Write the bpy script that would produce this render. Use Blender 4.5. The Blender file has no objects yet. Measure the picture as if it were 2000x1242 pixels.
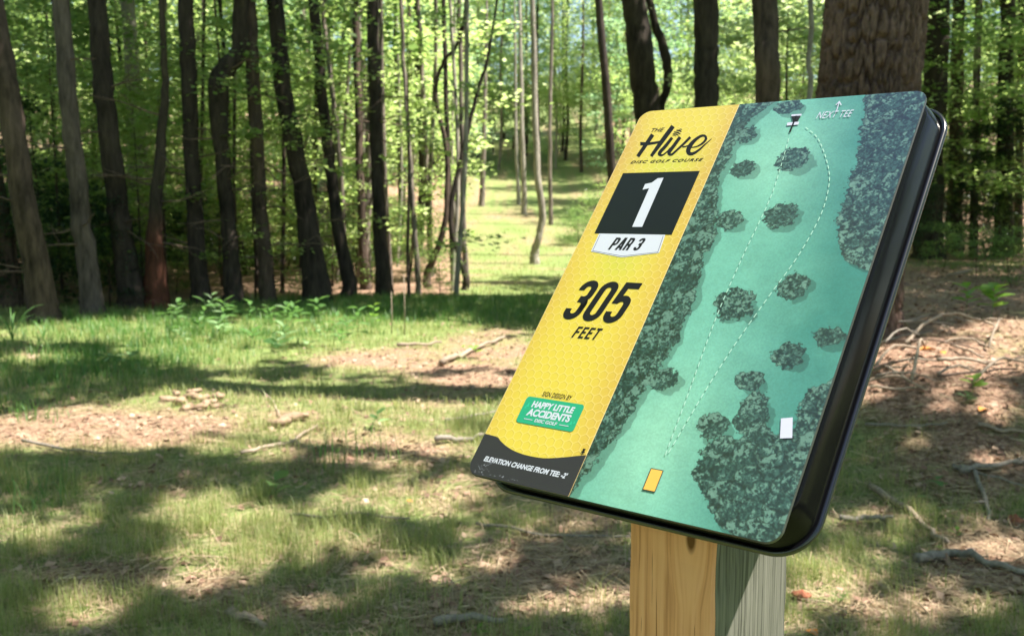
import bpy, bmesh, math, random
import numpy as np
from mathutils import Vector, Matrix
R = math.radians
random.seed(7); RNG = np.random.default_rng(7)
C = bpy.context.scene.collection
SC = bpy.context.scene

# ------------------------------------------------------------------ camera, sky, sun, exposure
PITCH = R(6.24); CAMZ = 1.45; FPX = 1915.0
cam = bpy.data.cameras.new('camera'); cam_o = bpy.data.objects.new('camera', cam); C.objects.link(cam_o)
cam_o.location = (0, 0, CAMZ); cam_o.rotation_euler = (R(90) - PITCH, 0, 0)
cam.sensor_width = 36; cam.lens = FPX / 2000 * 36; cam.clip_start = 0.05; cam.clip_end = 2000
cam.dof.use_dof = True; cam.dof.focus_distance = 0.93; cam.dof.aperture_fstop = 13
SC.camera = cam_o
SUN_EL = R(63); SUN_AZ = R(-8)          # azimuth measured from +X (right) towards +Y (ahead)
S = Vector((math.cos(SUN_EL) * math.cos(SUN_AZ), math.cos(SUN_EL) * math.sin(SUN_AZ), math.sin(SUN_EL)))
w = bpy.data.worlds.new('World'); SC.world = w; w.use_nodes = True
nt = w.node_tree; bg = nt.nodes['Background']; sky = nt.nodes.new('ShaderNodeTexSky')
sky.sky_type = 'NISHITA'; sky.sun_disc = False; sky.sun_elevation = SUN_EL; sky.sun_rotation = R(90) - SUN_AZ
sky.air_density = 1.0; sky.dust_density = 0.7; sky.ozone_density = 1.0
nt.links.new(sky.outputs[0], bg.inputs[0]); bg.inputs[1].default_value = 0.075
sun = bpy.data.lights.new('sun', 'SUN'); sun.energy = 5.0; sun.angle = R(0.53); sun.color = (1.0, 0.93, 0.82)
sun_o = bpy.data.objects.new('sun', sun); C.objects.link(sun_o)
sun_o.rotation_euler = S.to_track_quat('Z', 'Y').to_euler(); sun_o.location = (0, 0, 30)
SC.view_settings.view_transform = 'Standard'; SC.view_settings.look = 'None'; SC.view_settings.gamma = 1
SC.view_settings.exposure = 1.76
SC.cycles.max_bounces = 8; SC.cycles.transmission_bounces = 6; SC.cycles.transparent_max_bounces = 6
SC.cycles.sample_clamp_indirect = 6

# ------------------------------------------------------------------ pixel / world maths
FW = np.array([0, math.cos(PITCH), -math.sin(PITCH)]); UP = np.array([0, math.sin(PITCH), math.cos(PITCH)]); RT = np.array([1., 0, 0])
def cam2w(v): return RT * v[0] - UP * v[1] + FW * v[2] + np.array([0, 0, CAMZ])
def ray(px, py): return RT * (px - 1000) / FPX - UP * (py - 621) / FPX + FW
def at_depth(px, py, d):                       # point on the pixel ray at ground distance y = d
    r = ray(px, py); return np.array([0, 0, CAMZ]) + r * (d / r[1])
def smooth(a, b, x): t = np.clip((x - a) / (b - a), 0, 1); return t * t * (3 - 2 * t)
def _hash(ix, iy, seed):
    h = (ix.astype(np.int64) * 374761393 + iy.astype(np.int64) * 668265263 + seed * 974711) & 0x7fffffff
    h = ((h ^ (h >> 13)) * 1274126177) & 0x7fffffff
    return ((h ^ (h >> 16)) & 0xffff) / 65535.0
def vnoise(x, y, seed=0):
    x = np.asarray(x, float); y = np.asarray(y, float)
    ix = np.floor(x); iy = np.floor(y); fx = x - ix; fy = y - iy
    fx = fx * fx * (3 - 2 * fx); fy = fy * fy * (3 - 2 * fy)
    a = _hash(ix, iy, seed); b = _hash(ix + 1, iy, seed); c = _hash(ix, iy + 1, seed); d = _hash(ix + 1, iy + 1, seed)
    return (a * (1 - fx) + b * fx) * (1 - fy) + (c * (1 - fx) + d * fx) * fy
def fbm(x, y, s, oc=4, seed=0):                # 0..1, s = feature size
    x = np.asarray(x, float) / s; y = np.asarray(y, float) / s
    t = 0; a = .5; n = 0
    for o in range(oc):
        t = t + a * vnoise(x * 2 ** o + 17.3 * o, y * 2 ** o - 9.1 * o, seed + o); n += a; a *= .55
    return t / n
def terrain(x, y):
    x = np.asarray(x, float); y = np.asarray(y, float)
    r = np.clip(y - 24, 0, 60); z = .0016 * r * r + .03 * r + np.clip(y - 84, 0, 60) * .2
    q = np.clip(y - 8, 0, 30); z = z + .60 * smooth(0, 1, (x - 1.25 - .05 * q) / (1.45 + .22 * q)) * smooth(4.3, 7.2, y)
    z = z + (fbm(x, y, 1.6, 3, 5) - .5) * .10 * smooth(1.2, 4, y) + (fbm(x, y, .35, 2, 8) - .5) * .03 + (fbm(x, y, .085, 2, 9) - .5) * .034 * (1 - smooth(6, 9, y))
    return z
def at(px, py):                                # ground point under a pixel
    r = ray(px, py); o = np.array([0, 0, CAMZ]); t = 1.0; dt = .05
    for i in range(4000):
        p = o + r * t
        if p[2] <= terrain(p[0], p[1]): break
        t += dt; dt = .05 + t * .004
    a, b = t - dt, t
    for i in range(20):
        m = (a + b) / 2; p = o + r * m
        if p[2] <= terrain(p[0], p[1]): b = m
        else: a = m
    p = o + r * b; p[2] = terrain(p[0], p[1]); return p
def project(x, y, z):
    y = np.maximum(y, .3)
    zc = y * FW[1] + (z - CAMZ) * FW[2]; zc = np.maximum(zc, .05); yc = -(y * UP[1] + (z - CAMZ) * UP[2])
    return 1000 + FPX * x / zc, 621 + FPX * yc / zc

# ------------------------------------------------------------------ mesh and object helpers
def tag(o, label=None, cat=None, group=None, kind=None):
    if label: o['label'] = label
    if cat: o['category'] = cat
    if group: o['group'] = group
    if kind: o['kind'] = kind
    return o
def empty(name, loc=(0, 0, 0), rz=0, label=None, cat=None, group=None):
    o = bpy.data.objects.new(name, None); C.objects.link(o); o.location = loc; o.rotation_euler = (0, 0, rz)
    o.empty_display_size = .1
    return tag(o, label, cat, group)
def mesh_np(name, V, F, mat=None, smooth_=True):
    V = np.asarray(V, np.float32).reshape(-1, 3); me = bpy.data.meshes.new(name)
    if isinstance(F, np.ndarray):
        k = F.shape[1]; n = F.shape[0]; me.vertices.add(len(V)); me.vertices.foreach_set('co', V.ravel())
        me.loops.add(n * k); me.loops.foreach_set('vertex_index', F.astype(np.int32).ravel())
        me.polygons.add(n); me.polygons.foreach_set('loop_start', np.arange(0, n * k, k, dtype=np.int32))
        me.polygons.foreach_set('loop_total', np.full(n, k, np.int32))
        me.update(calc_edges=True)
    else:
        me.from_pydata(V.tolist(), [], [list(f) for f in F]); me.update()
    if smooth_: me.polygons.foreach_set('use_smooth', np.ones(len(me.polygons), bool))
    for m in (mat if isinstance(mat, (list, tuple)) else [mat]):
        if m: me.materials.append(m)
    return me
def obj(name, me, parent=None, loc=None):
    o = bpy.data.objects.new(name, me); C.objects.link(o)
    if parent: o.parent = parent
    if loc is not None: o.location = loc
    return o
def copy_tree(o, parent=None):
    c = o.copy(); C.objects.link(c); c.parent = parent
    for ch in list(o.children): copy_tree(ch, c)
    return c
class MB:                                      # collects pieces that belong to ONE part
    def __init__(s): s.V = []; s.F = []; s.M = []; s.n = 0
    def add(s, V, F, m=0):
        V = np.asarray(V, float).reshape(-1, 3); s.V.append(V)
        for f in F: s.F.append([int(i) + s.n for i in f]); s.M.append(m)
        s.n += len(V)
    def build(s, name, mat, parent=None, smooth_=False, loc=None):
        me = mesh_np(name, np.concatenate(s.V), s.F, mat, smooth_)
        if any(s.M): me.polygons.foreach_set('material_index', np.array(s.M, np.int32))
        return obj(name, me, parent, loc)
def tube(P, Rr, sides=8, jitter=0, seed=0, cap=True, lobes=None):
    """tube through points P with radii Rr -> V,F"""
    P = np.asarray(P, float); n = len(P); Rr = np.asarray(Rr, float) * np.ones(n)
    rg = np.random.default_rng(seed); V = []; T = np.gradient(P, axis=0); T /= np.linalg.norm(T, axis=1)[:, None] + 1e-9
    ref = np.array([0, 1, 0.]) if abs(T[0][1]) < .8 else np.array([1., 0, 0])
    for i in range(n):
        a = np.cross(ref, T[i]); a /= np.linalg.norm(a); b = np.cross(T[i], a)
        th = np.arange(sides) / sides * 2 * math.pi
        r = Rr[i] * (1 + jitter * (rg.random(sides) - .5) * 2)
        if lobes is not None: r = r * lobes(i / (n - 1), th)
        V.append(P[i] + np.outer(r * np.cos(th), a) + np.outer(r * np.sin(th), b))
    V = np.concatenate(V); F = []
    for i in range(n - 1):
        for k in range(sides):
            k2 = (k + 1) % sides; F.append([i * sides + k, i * sides + k2, (i + 1) * sides + k2, (i + 1) * sides + k])
    if cap: F.append(list(range(sides))[::-1]); F.append([(n - 1) * sides + k for k in range(sides)])
    return V, F
def catmull(P, k=6):
    P = np.asarray(P, float); out = []
    Q = np.vstack([2 * P[0] - P[1], P, 2 * P[-1] - P[-2]])
    for i in range(1, len(Q) - 2):
        for t in np.arange(k) / k:
            a, b, c, d = Q[i - 1], Q[i], Q[i + 1], Q[i + 2]
            out.append(.5 * (2 * b + (c - a) * t + (2 * a - 5 * b + 4 * c - d) * t * t + (3 * b - a - 3 * c + d) * t ** 3))
    out.append(P[-1]); return np.array(out)

# ------------------------------------------------------------------ materials
def new_mat(name):
    m = bpy.data.materials.new(name); m.use_nodes = True; nt = m.node_tree
    return m, nt, nt.nodes['Principled BSDF'], nt.nodes['Material Output']
def nd(nt, t, **kw):
    n = nt.nodes.new(t)
    for k, v in kw.items():
        if k in n.inputs: n.inputs[k].default_value = v
        else: setattr(n, k, v)
    return n
def ramp(nt, fac, stops):
    r = nt.nodes.new('ShaderNodeValToRGB'); e = r.color_ramp.elements
    while len(e) < len(stops): e.new(.5)
    for k, (p, c) in enumerate(stops): e[k].position = p; e[k].color = (*c, 1)
    nt.links.new(fac, r.inputs[0]); return r.outputs[0]
def s2l(c): return tuple((v / 255 / 12.92 if v / 255 <= .04045 else ((v / 255 + .055) / 1.055) ** 2.4) for v in c)
def plain(name, col, rough=.5, spec=.5, bump=0, bscale=200, coat=0, metallic=0):
    m, nt, p, o = new_mat(name); p.inputs['Base Color'].default_value = (*col, 1)
    p.inputs['Roughness'].default_value = rough; p.inputs['Specular IOR Level'].default_value = spec
    p.inputs['Coat Weight'].default_value = coat; p.inputs['Metallic'].default_value = metallic
    if bump:
        tc = nd(nt, 'ShaderNodeTexCoord'); n = nd(nt, 'ShaderNodeTexNoise', Scale=bscale, Detail=3.0); nt.links.new(tc.outputs['Object'], n.inputs['Vector'])
        b = nd(nt, 'ShaderNodeBump', Strength=bump, Distance=.001); nt.links.new(n.outputs['Fac'], b.inputs['Height']); nt.links.new(b.outputs[0], p.inputs['Normal'])
    return m
def attr_mat(name, rough=.38, spec=.5, bump=.05, bscale=900):
    m, nt, p, o = new_mat(name); p.inputs['Coat Weight'].default_value = 1.0; p.inputs['Coat Roughness'].default_value = .2; p.inputs['Coat IOR'].default_value = 1.85; a = nd(nt, 'ShaderNodeVertexColor', layer_name='print'); nt.links.new(a.outputs[0], p.inputs['Base Color'])
    p.inputs['Roughness'].default_value = rough; p.inputs['Specular IOR Level'].default_value = spec
    tc = nd(nt, 'ShaderNodeTexCoord'); n = nd(nt, 'ShaderNodeTexNoise', Scale=bscale, Detail=2.0); nt.links.new(tc.outputs['Object'], n.inputs['Vector'])
    b = nd(nt, 'ShaderNodeBump', Strength=bump, Distance=.0006); nt.links.new(n.outputs['Fac'], b.inputs['Height']); nt.links.new(b.outputs[0], p.inputs['Normal'])
    return m
def leaf_mat(name, cols, trans, rough=.45, mixf=.5):
    m, nt, p, o = new_mat(name); g = nd(nt, 'ShaderNodeNewGeometry')
    oi = nd(nt, 'ShaderNodeObjectInfo'); ad = nd(nt, 'ShaderNodeMath', operation='MULTIPLY_ADD'); ad.inputs[1].default_value = .3; nt.links.new(oi.outputs['Random'], ad.inputs[0])
    mu = nd(nt, 'ShaderNodeMath', operation='MULTIPLY'); mu.inputs[1].default_value = .7; nt.links.new(g.outputs['Random Per Island'], mu.inputs[0]); nt.links.new(mu.outputs[0], ad.inputs[2])
    k = len(cols); c = ramp(nt, ad.outputs[0], [(i / (k - 1), x) for i, x in enumerate(cols)])
    nt.links.new(c, p.inputs['Base Color']); p.inputs['Roughness'].default_value = rough
    tr = nd(nt, 'ShaderNodeBsdfTranslucent'); c2 = ramp(nt, ad.outputs[0], [(i / (len(trans) - 1), x) for i, x in enumerate(trans)]); nt.links.new(c2, tr.inputs[0])
    mx = nd(nt, 'ShaderNodeMixShader'); mx.inputs[0].default_value = mixf
    nt.links.new(p.outputs[0], mx.inputs[1]); nt.links.new(tr.outputs[0], mx.inputs[2]); nt.links.new(mx.outputs[0], o.inputs[0])
    return m
def bark_mat(name, dark, light, sx=14, sz=3, bump=1.0, dist=.03, foot=None):
    m, nt, p, o = new_mat(name); tc = nd(nt, 'ShaderNodeTexCoord'); mp = nd(nt, 'ShaderNodeMapping'); mp.inputs['Scale'].default_value = (sx, sx, sz)
    nt.links.new(tc.outputs['Object'], mp.inputs[0])
    n = nd(nt, 'ShaderNodeTexNoise', Scale=1.0, Detail=7.0, Roughness=.65); nt.links.new(mp.outputs[0], n.inputs['Vector'])
    n2 = nd(nt, 'ShaderNodeTexNoise', Scale=.9, Detail=3.0); nt.links.new(tc.outputs['Object'], n2.inputs['Vector'])
    mx = nd(nt, 'ShaderNodeMix', data_type='FLOAT'); mx.inputs[0].default_value = .4; nt.links.new(n.outputs['Fac'], mx.inputs[2]); nt.links.new(n2.outputs['Fac'], mx.inputs[3])
    c = ramp(nt, mx.outputs[0], [(.36, dark), (.64, light)])
    if foot:                                   # bark rubbed to another colour at the foot of the trunk
        sp = nd(nt, 'ShaderNodeSeparateXYZ'); nt.links.new(tc.outputs['Object'], sp.inputs[0]); mr = nd(nt, 'ShaderNodeMapRange'); mr.inputs['From Min'].default_value = 1.5; mr.inputs['From Max'].default_value = .9; nt.links.new(sp.outputs['Z'], mr.inputs['Value'])
        c1 = ramp(nt, mx.outputs[0], [(.36, foot[0]), (.64, foot[1])]); m2 = nd(nt, 'ShaderNodeMix', data_type='RGBA'); nt.links.new(mr.outputs[0], m2.inputs[0]); nt.links.new(c, m2.inputs[6]); nt.links.new(c1, m2.inputs[7]); c = m2.outputs[2]
    nt.links.new(c, p.inputs['Base Color']); p.inputs['Roughness'].default_value = .9
    p.inputs['Specular IOR Level'].default_value = .2
    b = nd(nt, 'ShaderNodeBump', Strength=bump, Distance=dist); nt.links.new(n.outputs['Fac'], b.inputs['Height']); nt.links.new(b.outputs[0], p.inputs['Normal'])
    return m
M = {}
M['bark_dark'] = bark_mat('dark_bark', (.011, .009, .008), (.075, .058, .048))
M['bark_brown'] = bark_mat('brown_bark', (.02, .015, .012), (.14, .10, .08))
M['bark_mid'] = bark_mat('pinkish_grey_bark', (.03, .025, .023), (.17, .135, .118))
M['bark_grey'] = bark_mat('grey_bark', (.05, .043, .038), (.32, .265, .225))
M['bark_pale'] = bark_mat('pale_bark', (.14, .125, .105), (.42, .38, .32))
M['bark_red'] = bark_mat('reddish_footed_bark', (.02, .017, .014), (.09, .07, .055), foot=((.04, .018, .012), (.17, .065, .042)))
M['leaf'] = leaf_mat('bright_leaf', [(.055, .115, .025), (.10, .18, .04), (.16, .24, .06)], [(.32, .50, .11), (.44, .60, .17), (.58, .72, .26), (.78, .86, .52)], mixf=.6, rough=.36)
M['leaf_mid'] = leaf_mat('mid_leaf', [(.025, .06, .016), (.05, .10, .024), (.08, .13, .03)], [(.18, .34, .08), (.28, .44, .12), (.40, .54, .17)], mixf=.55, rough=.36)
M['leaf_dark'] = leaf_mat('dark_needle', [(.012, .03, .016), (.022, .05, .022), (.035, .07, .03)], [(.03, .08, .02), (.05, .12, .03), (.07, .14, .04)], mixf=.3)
M['leaf_cool'] = leaf_mat('cool_leaf', [(.03, .08, .03), (.06, .13, .05), (.10, .18, .08)], [(.19, .40, .15), (.28, .50, .21), (.40, .60, .30), (.66, .80, .55)], mixf=.55, rough=.36)
M['leaf_fresh'] = leaf_mat('fresh_seedling_leaf', [(.10, .22, .03), (.14, .28, .04), (.2, .33, .05)], [(.22, .45, .05), (.3, .52, .06), (.38, .58, .08)], mixf=.45)
M['leaf_weed'] = leaf_mat('weed_leaf', [(.06, .14, .045), (.09, .19, .06), (.13, .24, .08)], [(.12, .3, .07), (.18, .38, .09), (.24, .44, .1)], mixf=.4)
M['grass'] = leaf_mat('grass_blade', [(.12, .175, .05), (.23, .285, .09), (.44, .43, .20)], [(.26, .36, .08), (.38, .44, .12), (.52, .48, .22)], mixf=.4, rough=.5)
M['grass_green'] = leaf_mat('lush_grass_blade', [(.04, .12, .03), (.07, .17, .04), (.12, .22, .05)], [(.1, .28, .05), (.16, .36, .07), (.22, .42, .09)], mixf=.4, rough=.45)
M['litter'] = leaf_mat('dry_leaf', [(.07, .04, .026), (.22, .125, .085), (.40, .27, .195), (.62, .48, .38)], [(.12, .06, .03), (.2, .11, .06), (.3, .2, .12)], mixf=.15, rough=.8)
M['straw'] = leaf_mat('dry_straw', [(.16, .10, .06), (.38, .28, .18), (.58, .47, .32)], [(.2, .13, .07), (.3, .2, .1), (.4, .3, .16)], mixf=.15, rough=.7)
M['twig'] = bark_mat('dry_twig', (.16, .12, .09), (.42, .34, .27), 60, 60, .4, .004)
M['twig_grey'] = bark_mat('grey_stick', (.12, .105, .09), (.34, .30, .26), 50, 50, .4, .004)
M['dead_branch'] = bark_mat('dead_branch', (.05, .036, .03), (.22, .155, .125), 30, 30, .5, .006)
M['orange_leaf'] = plain('orange_fallen_leaf', (.55, .22, .05), .7, .3)
M['red_chunk'] = bark_mat('reddish_rotten_wood', (.16, .05, .03), (.42, .17, .10), 60, 60, .8, .01)
M['chip'] = bark_mat('pale_wood_chip', (.12, .078, .052), (.42, .30, .21), 30, 30, .5, .006)

def ground_mat():
    m, nt, p, o = new_mat('forest_floor'); tc = nd(nt, 'ShaderNodeTexCoord')
    def noise(scale, det=5.0, ro=.6):
        n = nd(nt, 'ShaderNodeTexNoise', Scale=scale, Detail=det, Roughness=ro); nt.links.new(tc.outputs['Object'], n.inputs['Vector']); return n.outputs['Fac']
    fine = noise(38, 8.0, .7); mid = noise(7.0); big = noise(1.3)
    lit = ramp(nt, fine, [(.28, (.075, .042, .028)), (.44, (.22, .132, .09)), (.56, (.36, .235, .17)), (.72, (.54, .40, .30))])
    gr = ramp(nt, fine, [(.3, (.06, .09, .03)), (.5, (.16, .215, .07)), (.7, (.34, .37, .15))])
    a = nd(nt, 'ShaderNodeAttribute', attribute_name='grass'); s = nd(nt, 'ShaderNodeMath', operation='MULTIPLY_ADD'); s.inputs[1].default_value = 1.0
    mm = nd(nt, 'ShaderNodeMath', operation='MULTIPLY_ADD'); mm.inputs[1].default_value = .9; mm.inputs[2].default_value = -.45; nt.links.new(mid, mm.inputs[0])
    nt.links.new(a.outputs['Fac'], s.inputs[0]); nt.links.new(mm.outputs[0], s.inputs[2])
    cl = nd(nt, 'ShaderNodeMapRange'); cl.inputs['From Min'].default_value = .2; cl.inputs['From Max'].default_value = .75; nt.links.new(s.outputs[0], cl.inputs['Value'])
    mx = nd(nt, 'ShaderNodeMix', data_type='RGBA'); nt.links.new(cl.outputs[0], mx.inputs[0]); nt.links.new(lit, mx.inputs[6]); nt.links.new(gr, mx.inputs[7])
    nt.links.new(mx.outputs[2], p.inputs['Base Color']); p.inputs['Roughness'].default_value = .95; p.inputs['Specular IOR Level'].default_value = .15
    vo = nd(nt, 'ShaderNodeTexVoronoi', Scale=45.0); nt.links.new(tc.outputs['Object'], vo.inputs['Vector'])
    ad = nd(nt, 'ShaderNodeMath', operation='MULTIPLY_ADD'); ad.inputs[1].default_value = .5; nt.links.new(vo.outputs['Distance'], ad.inputs[0]); nt.links.new(fine, ad.inputs[2])
    b = nd(nt, 'ShaderNodeBump', Strength=.8, Distance=.025); nt.links.new(ad.outputs[0], b.inputs['Height']); nt.links.new(b.outputs[0], p.inputs['Normal'])
    return m

# ------------------------------------------------------------------ where grass grows and where the clearing lies open to the sun (measured on the photograph, kept as ground areas)
def blobs(px, py, L):
    v = np.zeros_like(px)
    for cx, cy, rx, ry, a in L:
        d = np.sqrt(((px - cx) / rx) ** 2 + ((py - cy) / ry) ** 2); v = np.maximum(v, a * np.clip(1.55 - d * .9, 0, 1))
    return v
BARE = [(230, 835, 260, 38, .9), (720, 880, 190, 48, .85), (560, 822, 90, 22, .6), (760, 697, 150, 18, .8), (930, 735, 130, 26, .85), (960, 682, 100, 30, .8), (880, 780, 90, 25, .5), (90, 850, 90, 22, .8),
        (200, 1130, 120, 34, .8), (420, 1160, 80, 40, .8), (330, 935, 130, 40, .5), (800, 950, 60, 30, .6), (880, 980, 100, 30, .6), (1010, 940, 100, 50, .5), (690, 1090, 90, 40, .6), (1090, 1110, 160, 70, .9), (1150, 1000, 100, 60, .8), (900, 1200, 160, 50, .7), (580, 1190, 80, 40, .6),
        (1850, 700, 260, 130, 1), (1900, 900, 200, 70, .8), (1960, 1100, 160, 70, .9), (1760, 1180, 130, 50, .7), (1900, 560, 300, 60, .9), (1700, 1010, 80, 40, .6), (1480, 700, 300, 120, .9), (60, 680, 60, 20, .5)]
def grass_amount(x, y):
    z = terrain(x, y); px, py = project(x, y, z)
    g = .94 - blobs(px, py, BARE) * .86
    n = fbm(x, y, .9, 4, 31); g = g + (n - .5) * .8
    far = smooth(15.6, 17.2, y + (fbm(x, y, 2, 2, 3) - .5) * 2.4)          # beyond the tree line: bare leaf litter, but grass along the fairway
    fair = 1 - smooth(.06, .095, np.abs(x / np.maximum(y, 1) - .020) + (fbm(x, y, 3, 2, 4) - .5) * .03)
    return np.clip(g * (1 - far) + far * fair * (.66 + (n - .5) * 1.3), 0, 1)
LIT = [(250, 845, 330, 38), (640, 850, 260, 44), (820, 870, 120, 40), (560, 770, 230, 26), (300, 800, 160, 18), (880, 800, 160, 22), (420, 690, 160, 26), (640, 650, 330, 26), (820, 700, 260, 24), (960, 690, 130, 34), (170, 655, 170, 16), (940, 745, 110, 14), (250, 640, 120, 12), (80, 700, 70, 10),
       (430, 1010, 120, 46), (470, 1085, 110, 34), (640, 1060, 90, 26), (360, 1140, 90, 26), (170, 1200, 100, 30), (690, 985, 100, 22), (790, 985, 70, 16), (900, 950, 60, 26), (830, 1120, 120, 24), (1100, 1180, 100, 26), (960, 1090, 60, 18), (840, 1010, 60, 10), (30, 1050, 40, 30), (620, 1180, 80, 20),
       (1860, 700, 150, 30), (1800, 765, 130, 14), (1940, 800, 70, 14), (1950, 1085, 70, 26), (1600, 1150, 70, 50), (1850, 1190, 120, 22), (1690, 950, 46, 18), (1780, 860, 50, 14), (1700, 1010, 70, 14), (1960, 900, 60, 14), (1900, 960, 50, 16), (1960, 640, 80, 14)]
def lit_amount(x, y):  # sunlit ground patches, used to cut gaps in the added leaves overhead
    z = terrain(x, y); px, py = project(x, y, z)
    return blobs(px, py, [(a, b, c, d, 1) for a, b, c, d in LIT]) + (fbm(x, y, .30, 3, 77) - .5) * 1.25

# ------------------------------------------------------------------ ground sheet
def axis(lo, hi, d, far_lo, far_hi, g=1.12):
    a = list(np.arange(lo, hi + 1e-6, d)); s = d
    while a[-1] < far_hi: s *= g; a.append(a[-1] + s)
    s = d; b = [lo]
    while b[-1] > far_lo: s *= g; b.append(b[-1] - s)
    return np.array(b[:0:-1] + a)
xa = axis(-9, 7, .075, -160, 160); ya = axis(1.5, 17.5, .075, -40, 220)
xs = np.concatenate([xa[xa < -3.4], np.arange(-3.4, 3.4, .028), xa[xa >= 3.4]]); ys = np.concatenate([ya[ya < 2], np.arange(2, 6.6, .028), ya[ya >= 6.6]])
X, Y = np.meshgrid(xs, ys); Z = terrain(X, Y)
idx = np.arange(X.size).reshape(X.shape)
F = np.stack([idx[:-1, :-1], idx[:-1, 1:], idx[1:, 1:], idx[1:, :-1]], -1).reshape(-1, 4)
gm = mesh_np('ground', np.stack([X, Y, Z], -1), F, ground_mat())
ga = gm.attributes.new('grass', 'FLOAT', 'POINT'); ga.data.foreach_set('value', grass_amount(X.ravel(), Y.ravel()).astype(np.float32))
tag(obj('ground', gm), 'grassy woodland clearing strewn with brown leaf litter', None, None, 'structure')

# ------------------------------------------------------------------ THE SIGN
MM = .001; SW, SH = .305, .453
e1 = np.array([.76599593, .06990928, -.63903281]); e2 = np.array([-.41196549, .81649954, -.40449096]); nb = np.cross(e1, e2)
P0 = np.array([.47275052, -.74650638, 3.55094846]) * SW
W0 = cam2w(P0); E1 = cam2w(e1) - cam2w(np.zeros(3)); E2 = cam2w(e2) - cam2w(np.zeros(3)); NB = np.cross(E1, E2); NB = NB if NB @ FW > 0 else -NB
def uv(x, y):                                  # pixel of the photograph -> millimetres on the plate
    r = np.array([(x - 1000) / FPX, (y - 621) / FPX, 1.]); t = (P0 @ nb) / (r @ nb); p = r * t - P0
    return np.array([p @ e1, p @ e2]) * 1000
# local frame of the sign: x = right along the plate, y = up along the plate, z = out of the plate's face
SM = Matrix(((E1[0], -E2[0], -NB[0], W0[0]), (E1[1], -E2[1], -NB[1], W0[1]), (E1[2], -E2[2], -NB[2], W0[2]), (0, 0, 0, 1)))
POST_YAW = R(-51.0)
pc = cam2w(np.array([(1394.5 - 1000) / FPX, (1100 - 621) / FPX, 1.]) * .80)    # nearest edge of the post at the tray
sign = empty('tee_sign', (pc[0], pc[1] + .05, float(terrain(pc[0], pc[1]))), 0,
             'yellow and teal course sign reading 1, par 3, 305 feet, tilted on its wooden post', 'sign')
bpy.context.view_layer.update()
INV = sign.matrix_world.inverted()
def on_sign(o, parent=sign):
    o.parent = parent; o.matrix_parent_inverse = Matrix()
    o.matrix_basis = (INV @ SM) if parent is sign else Matrix()
    return o
def P3(u, v, h): return (u * MM, -v * MM, h * MM)     # plate millimetres -> local metres
def rr(u0, v0, u1, v1, r, k=8):                # rounded rectangle outline, clockwise from top-left
    out = []
    for cx, cy, a0 in ((u0 + r, v0 + r, 180), (u1 - r, v0 + r, 270), (u1 - r, v1 - r, 0), (u0 + r, v1 - r, 90)):
        for i in range(k + 1):
            a = R(a0 + 90 * i / k); out.append((cx + r * math.cos(a), cy + r * math.sin(a)))
    return out
M['plate_edge'] = plain('plate_edge', (.03, .035, .04), .35)
M['tray'] = plain('black_painted_tray', (.0025, .0025, .003), .14, .13, .02, 60)
M['rim'] = plain('black_rolled_rim', (.003, .003, .004), .18, .8, .02, 60)
M['ink'] = plain('black_ink', (.006, .0065, .008), .38, .28)
M['box_ink'] = plain('number_box_ink', (.004, .005, .007), .28, .5, .05, 900)
M['white_ink'] = plain('white_ink', (.35, .38, .44), .34, .4)
M['band_ink'] = plain('charcoal_ink', (.020, .020, .023), .36, .4, .05, 900)
M['badge_ink'] = plain('green_badge_ink', (.015, .22, .12), .38, .3)
M['badge_dark'] = plain('green_badge_tree_ink', (.02, .30, .17), .38, .3)
M['halo_ink'] = plain('cream_halo_ink', (.86, .80, .35), .38)

# tray: inverted pan behind the plate
def loft(mb, loops, cap0=True, cap1=False):
    n = len(loops[0]); V = np.concatenate([np.array(l) for l in loops]); F = []
    for i in range(len(loops) - 1):
        for k in range(n):
            k2 = (k + 1) % n; F.append([i * n + k, (i + 1) * n + k, (i + 1) * n + k2, i * n + k2])
    if cap0: F.append(list(range(n)))
    if cap1: F.append([(len(loops) - 1) * n + k for k in range(n)][::-1])
    mb.add(V, F)
def loop3(u0, v0, u1, v1, r, d): return [P3(a, b, -d) for a, b in rr(u0, v0, u1, v1, r, 12)]
TU0, TV0, TU1, TV1 = -11, -19, 316, 448.5
mb = MB(); L = []
for ins, d in ((17, 7.0), (14.5, 7.6), (12.2, 9.5), (11, 12.5), (8.5, 22), (6.2, 33), (5.2, 37.5), (4.2, 38.6)):
    L.append(loop3(TU0 + ins, TV0 + ins, TU1 - ins, TV1 - ins, 35 - ins * .55, d))
loft(mb, L)
L = []                                          # inner skin so the pan has thickness seen from behind
for ins, d in ((13, 10.0), (8, 36), (4.6, 40.5)):
    L.append(loop3(TU0 + ins, TV0 + ins, TU1 - ins, TV1 - ins, 35 - ins * .55, d)[::-1])
loft(mb, L)
tray = on_sign(mb.build('tray', M['tray'], None, True))
path = rr(TU0 + 3.2, TV0 + 3.2, TU1 - 3.2, TV1 - 3.2, 32, 14); n = len(path); V = []; F = []
for k in range(n):
    a = np.array(path[k - 1]); b = np.array(path[(k + 1) % n]); t = (b - a) / np.linalg.norm(b - a); nn = np.array([t[1], -t[0]])
    for j in range(12):
        th = j / 12 * 2 * math.pi; q = np.array(path[k]) + nn * 3.2 * math.cos(th); V.append(P3(q[0], q[1], -40 + 3.0 * math.sin(th)))
for k in range(n):
    for j in range(12): F.append([k * 12 + j, k * 12 + (j + 1) % 12, ((k + 1) % n) * 12 + (j + 1) % 12, ((k + 1) % n) * 12 + j])
mb = MB(); mb.add(V, F); on_sign(mb.build('rolled_rim', M['rim'], None, True), tray)

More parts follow.
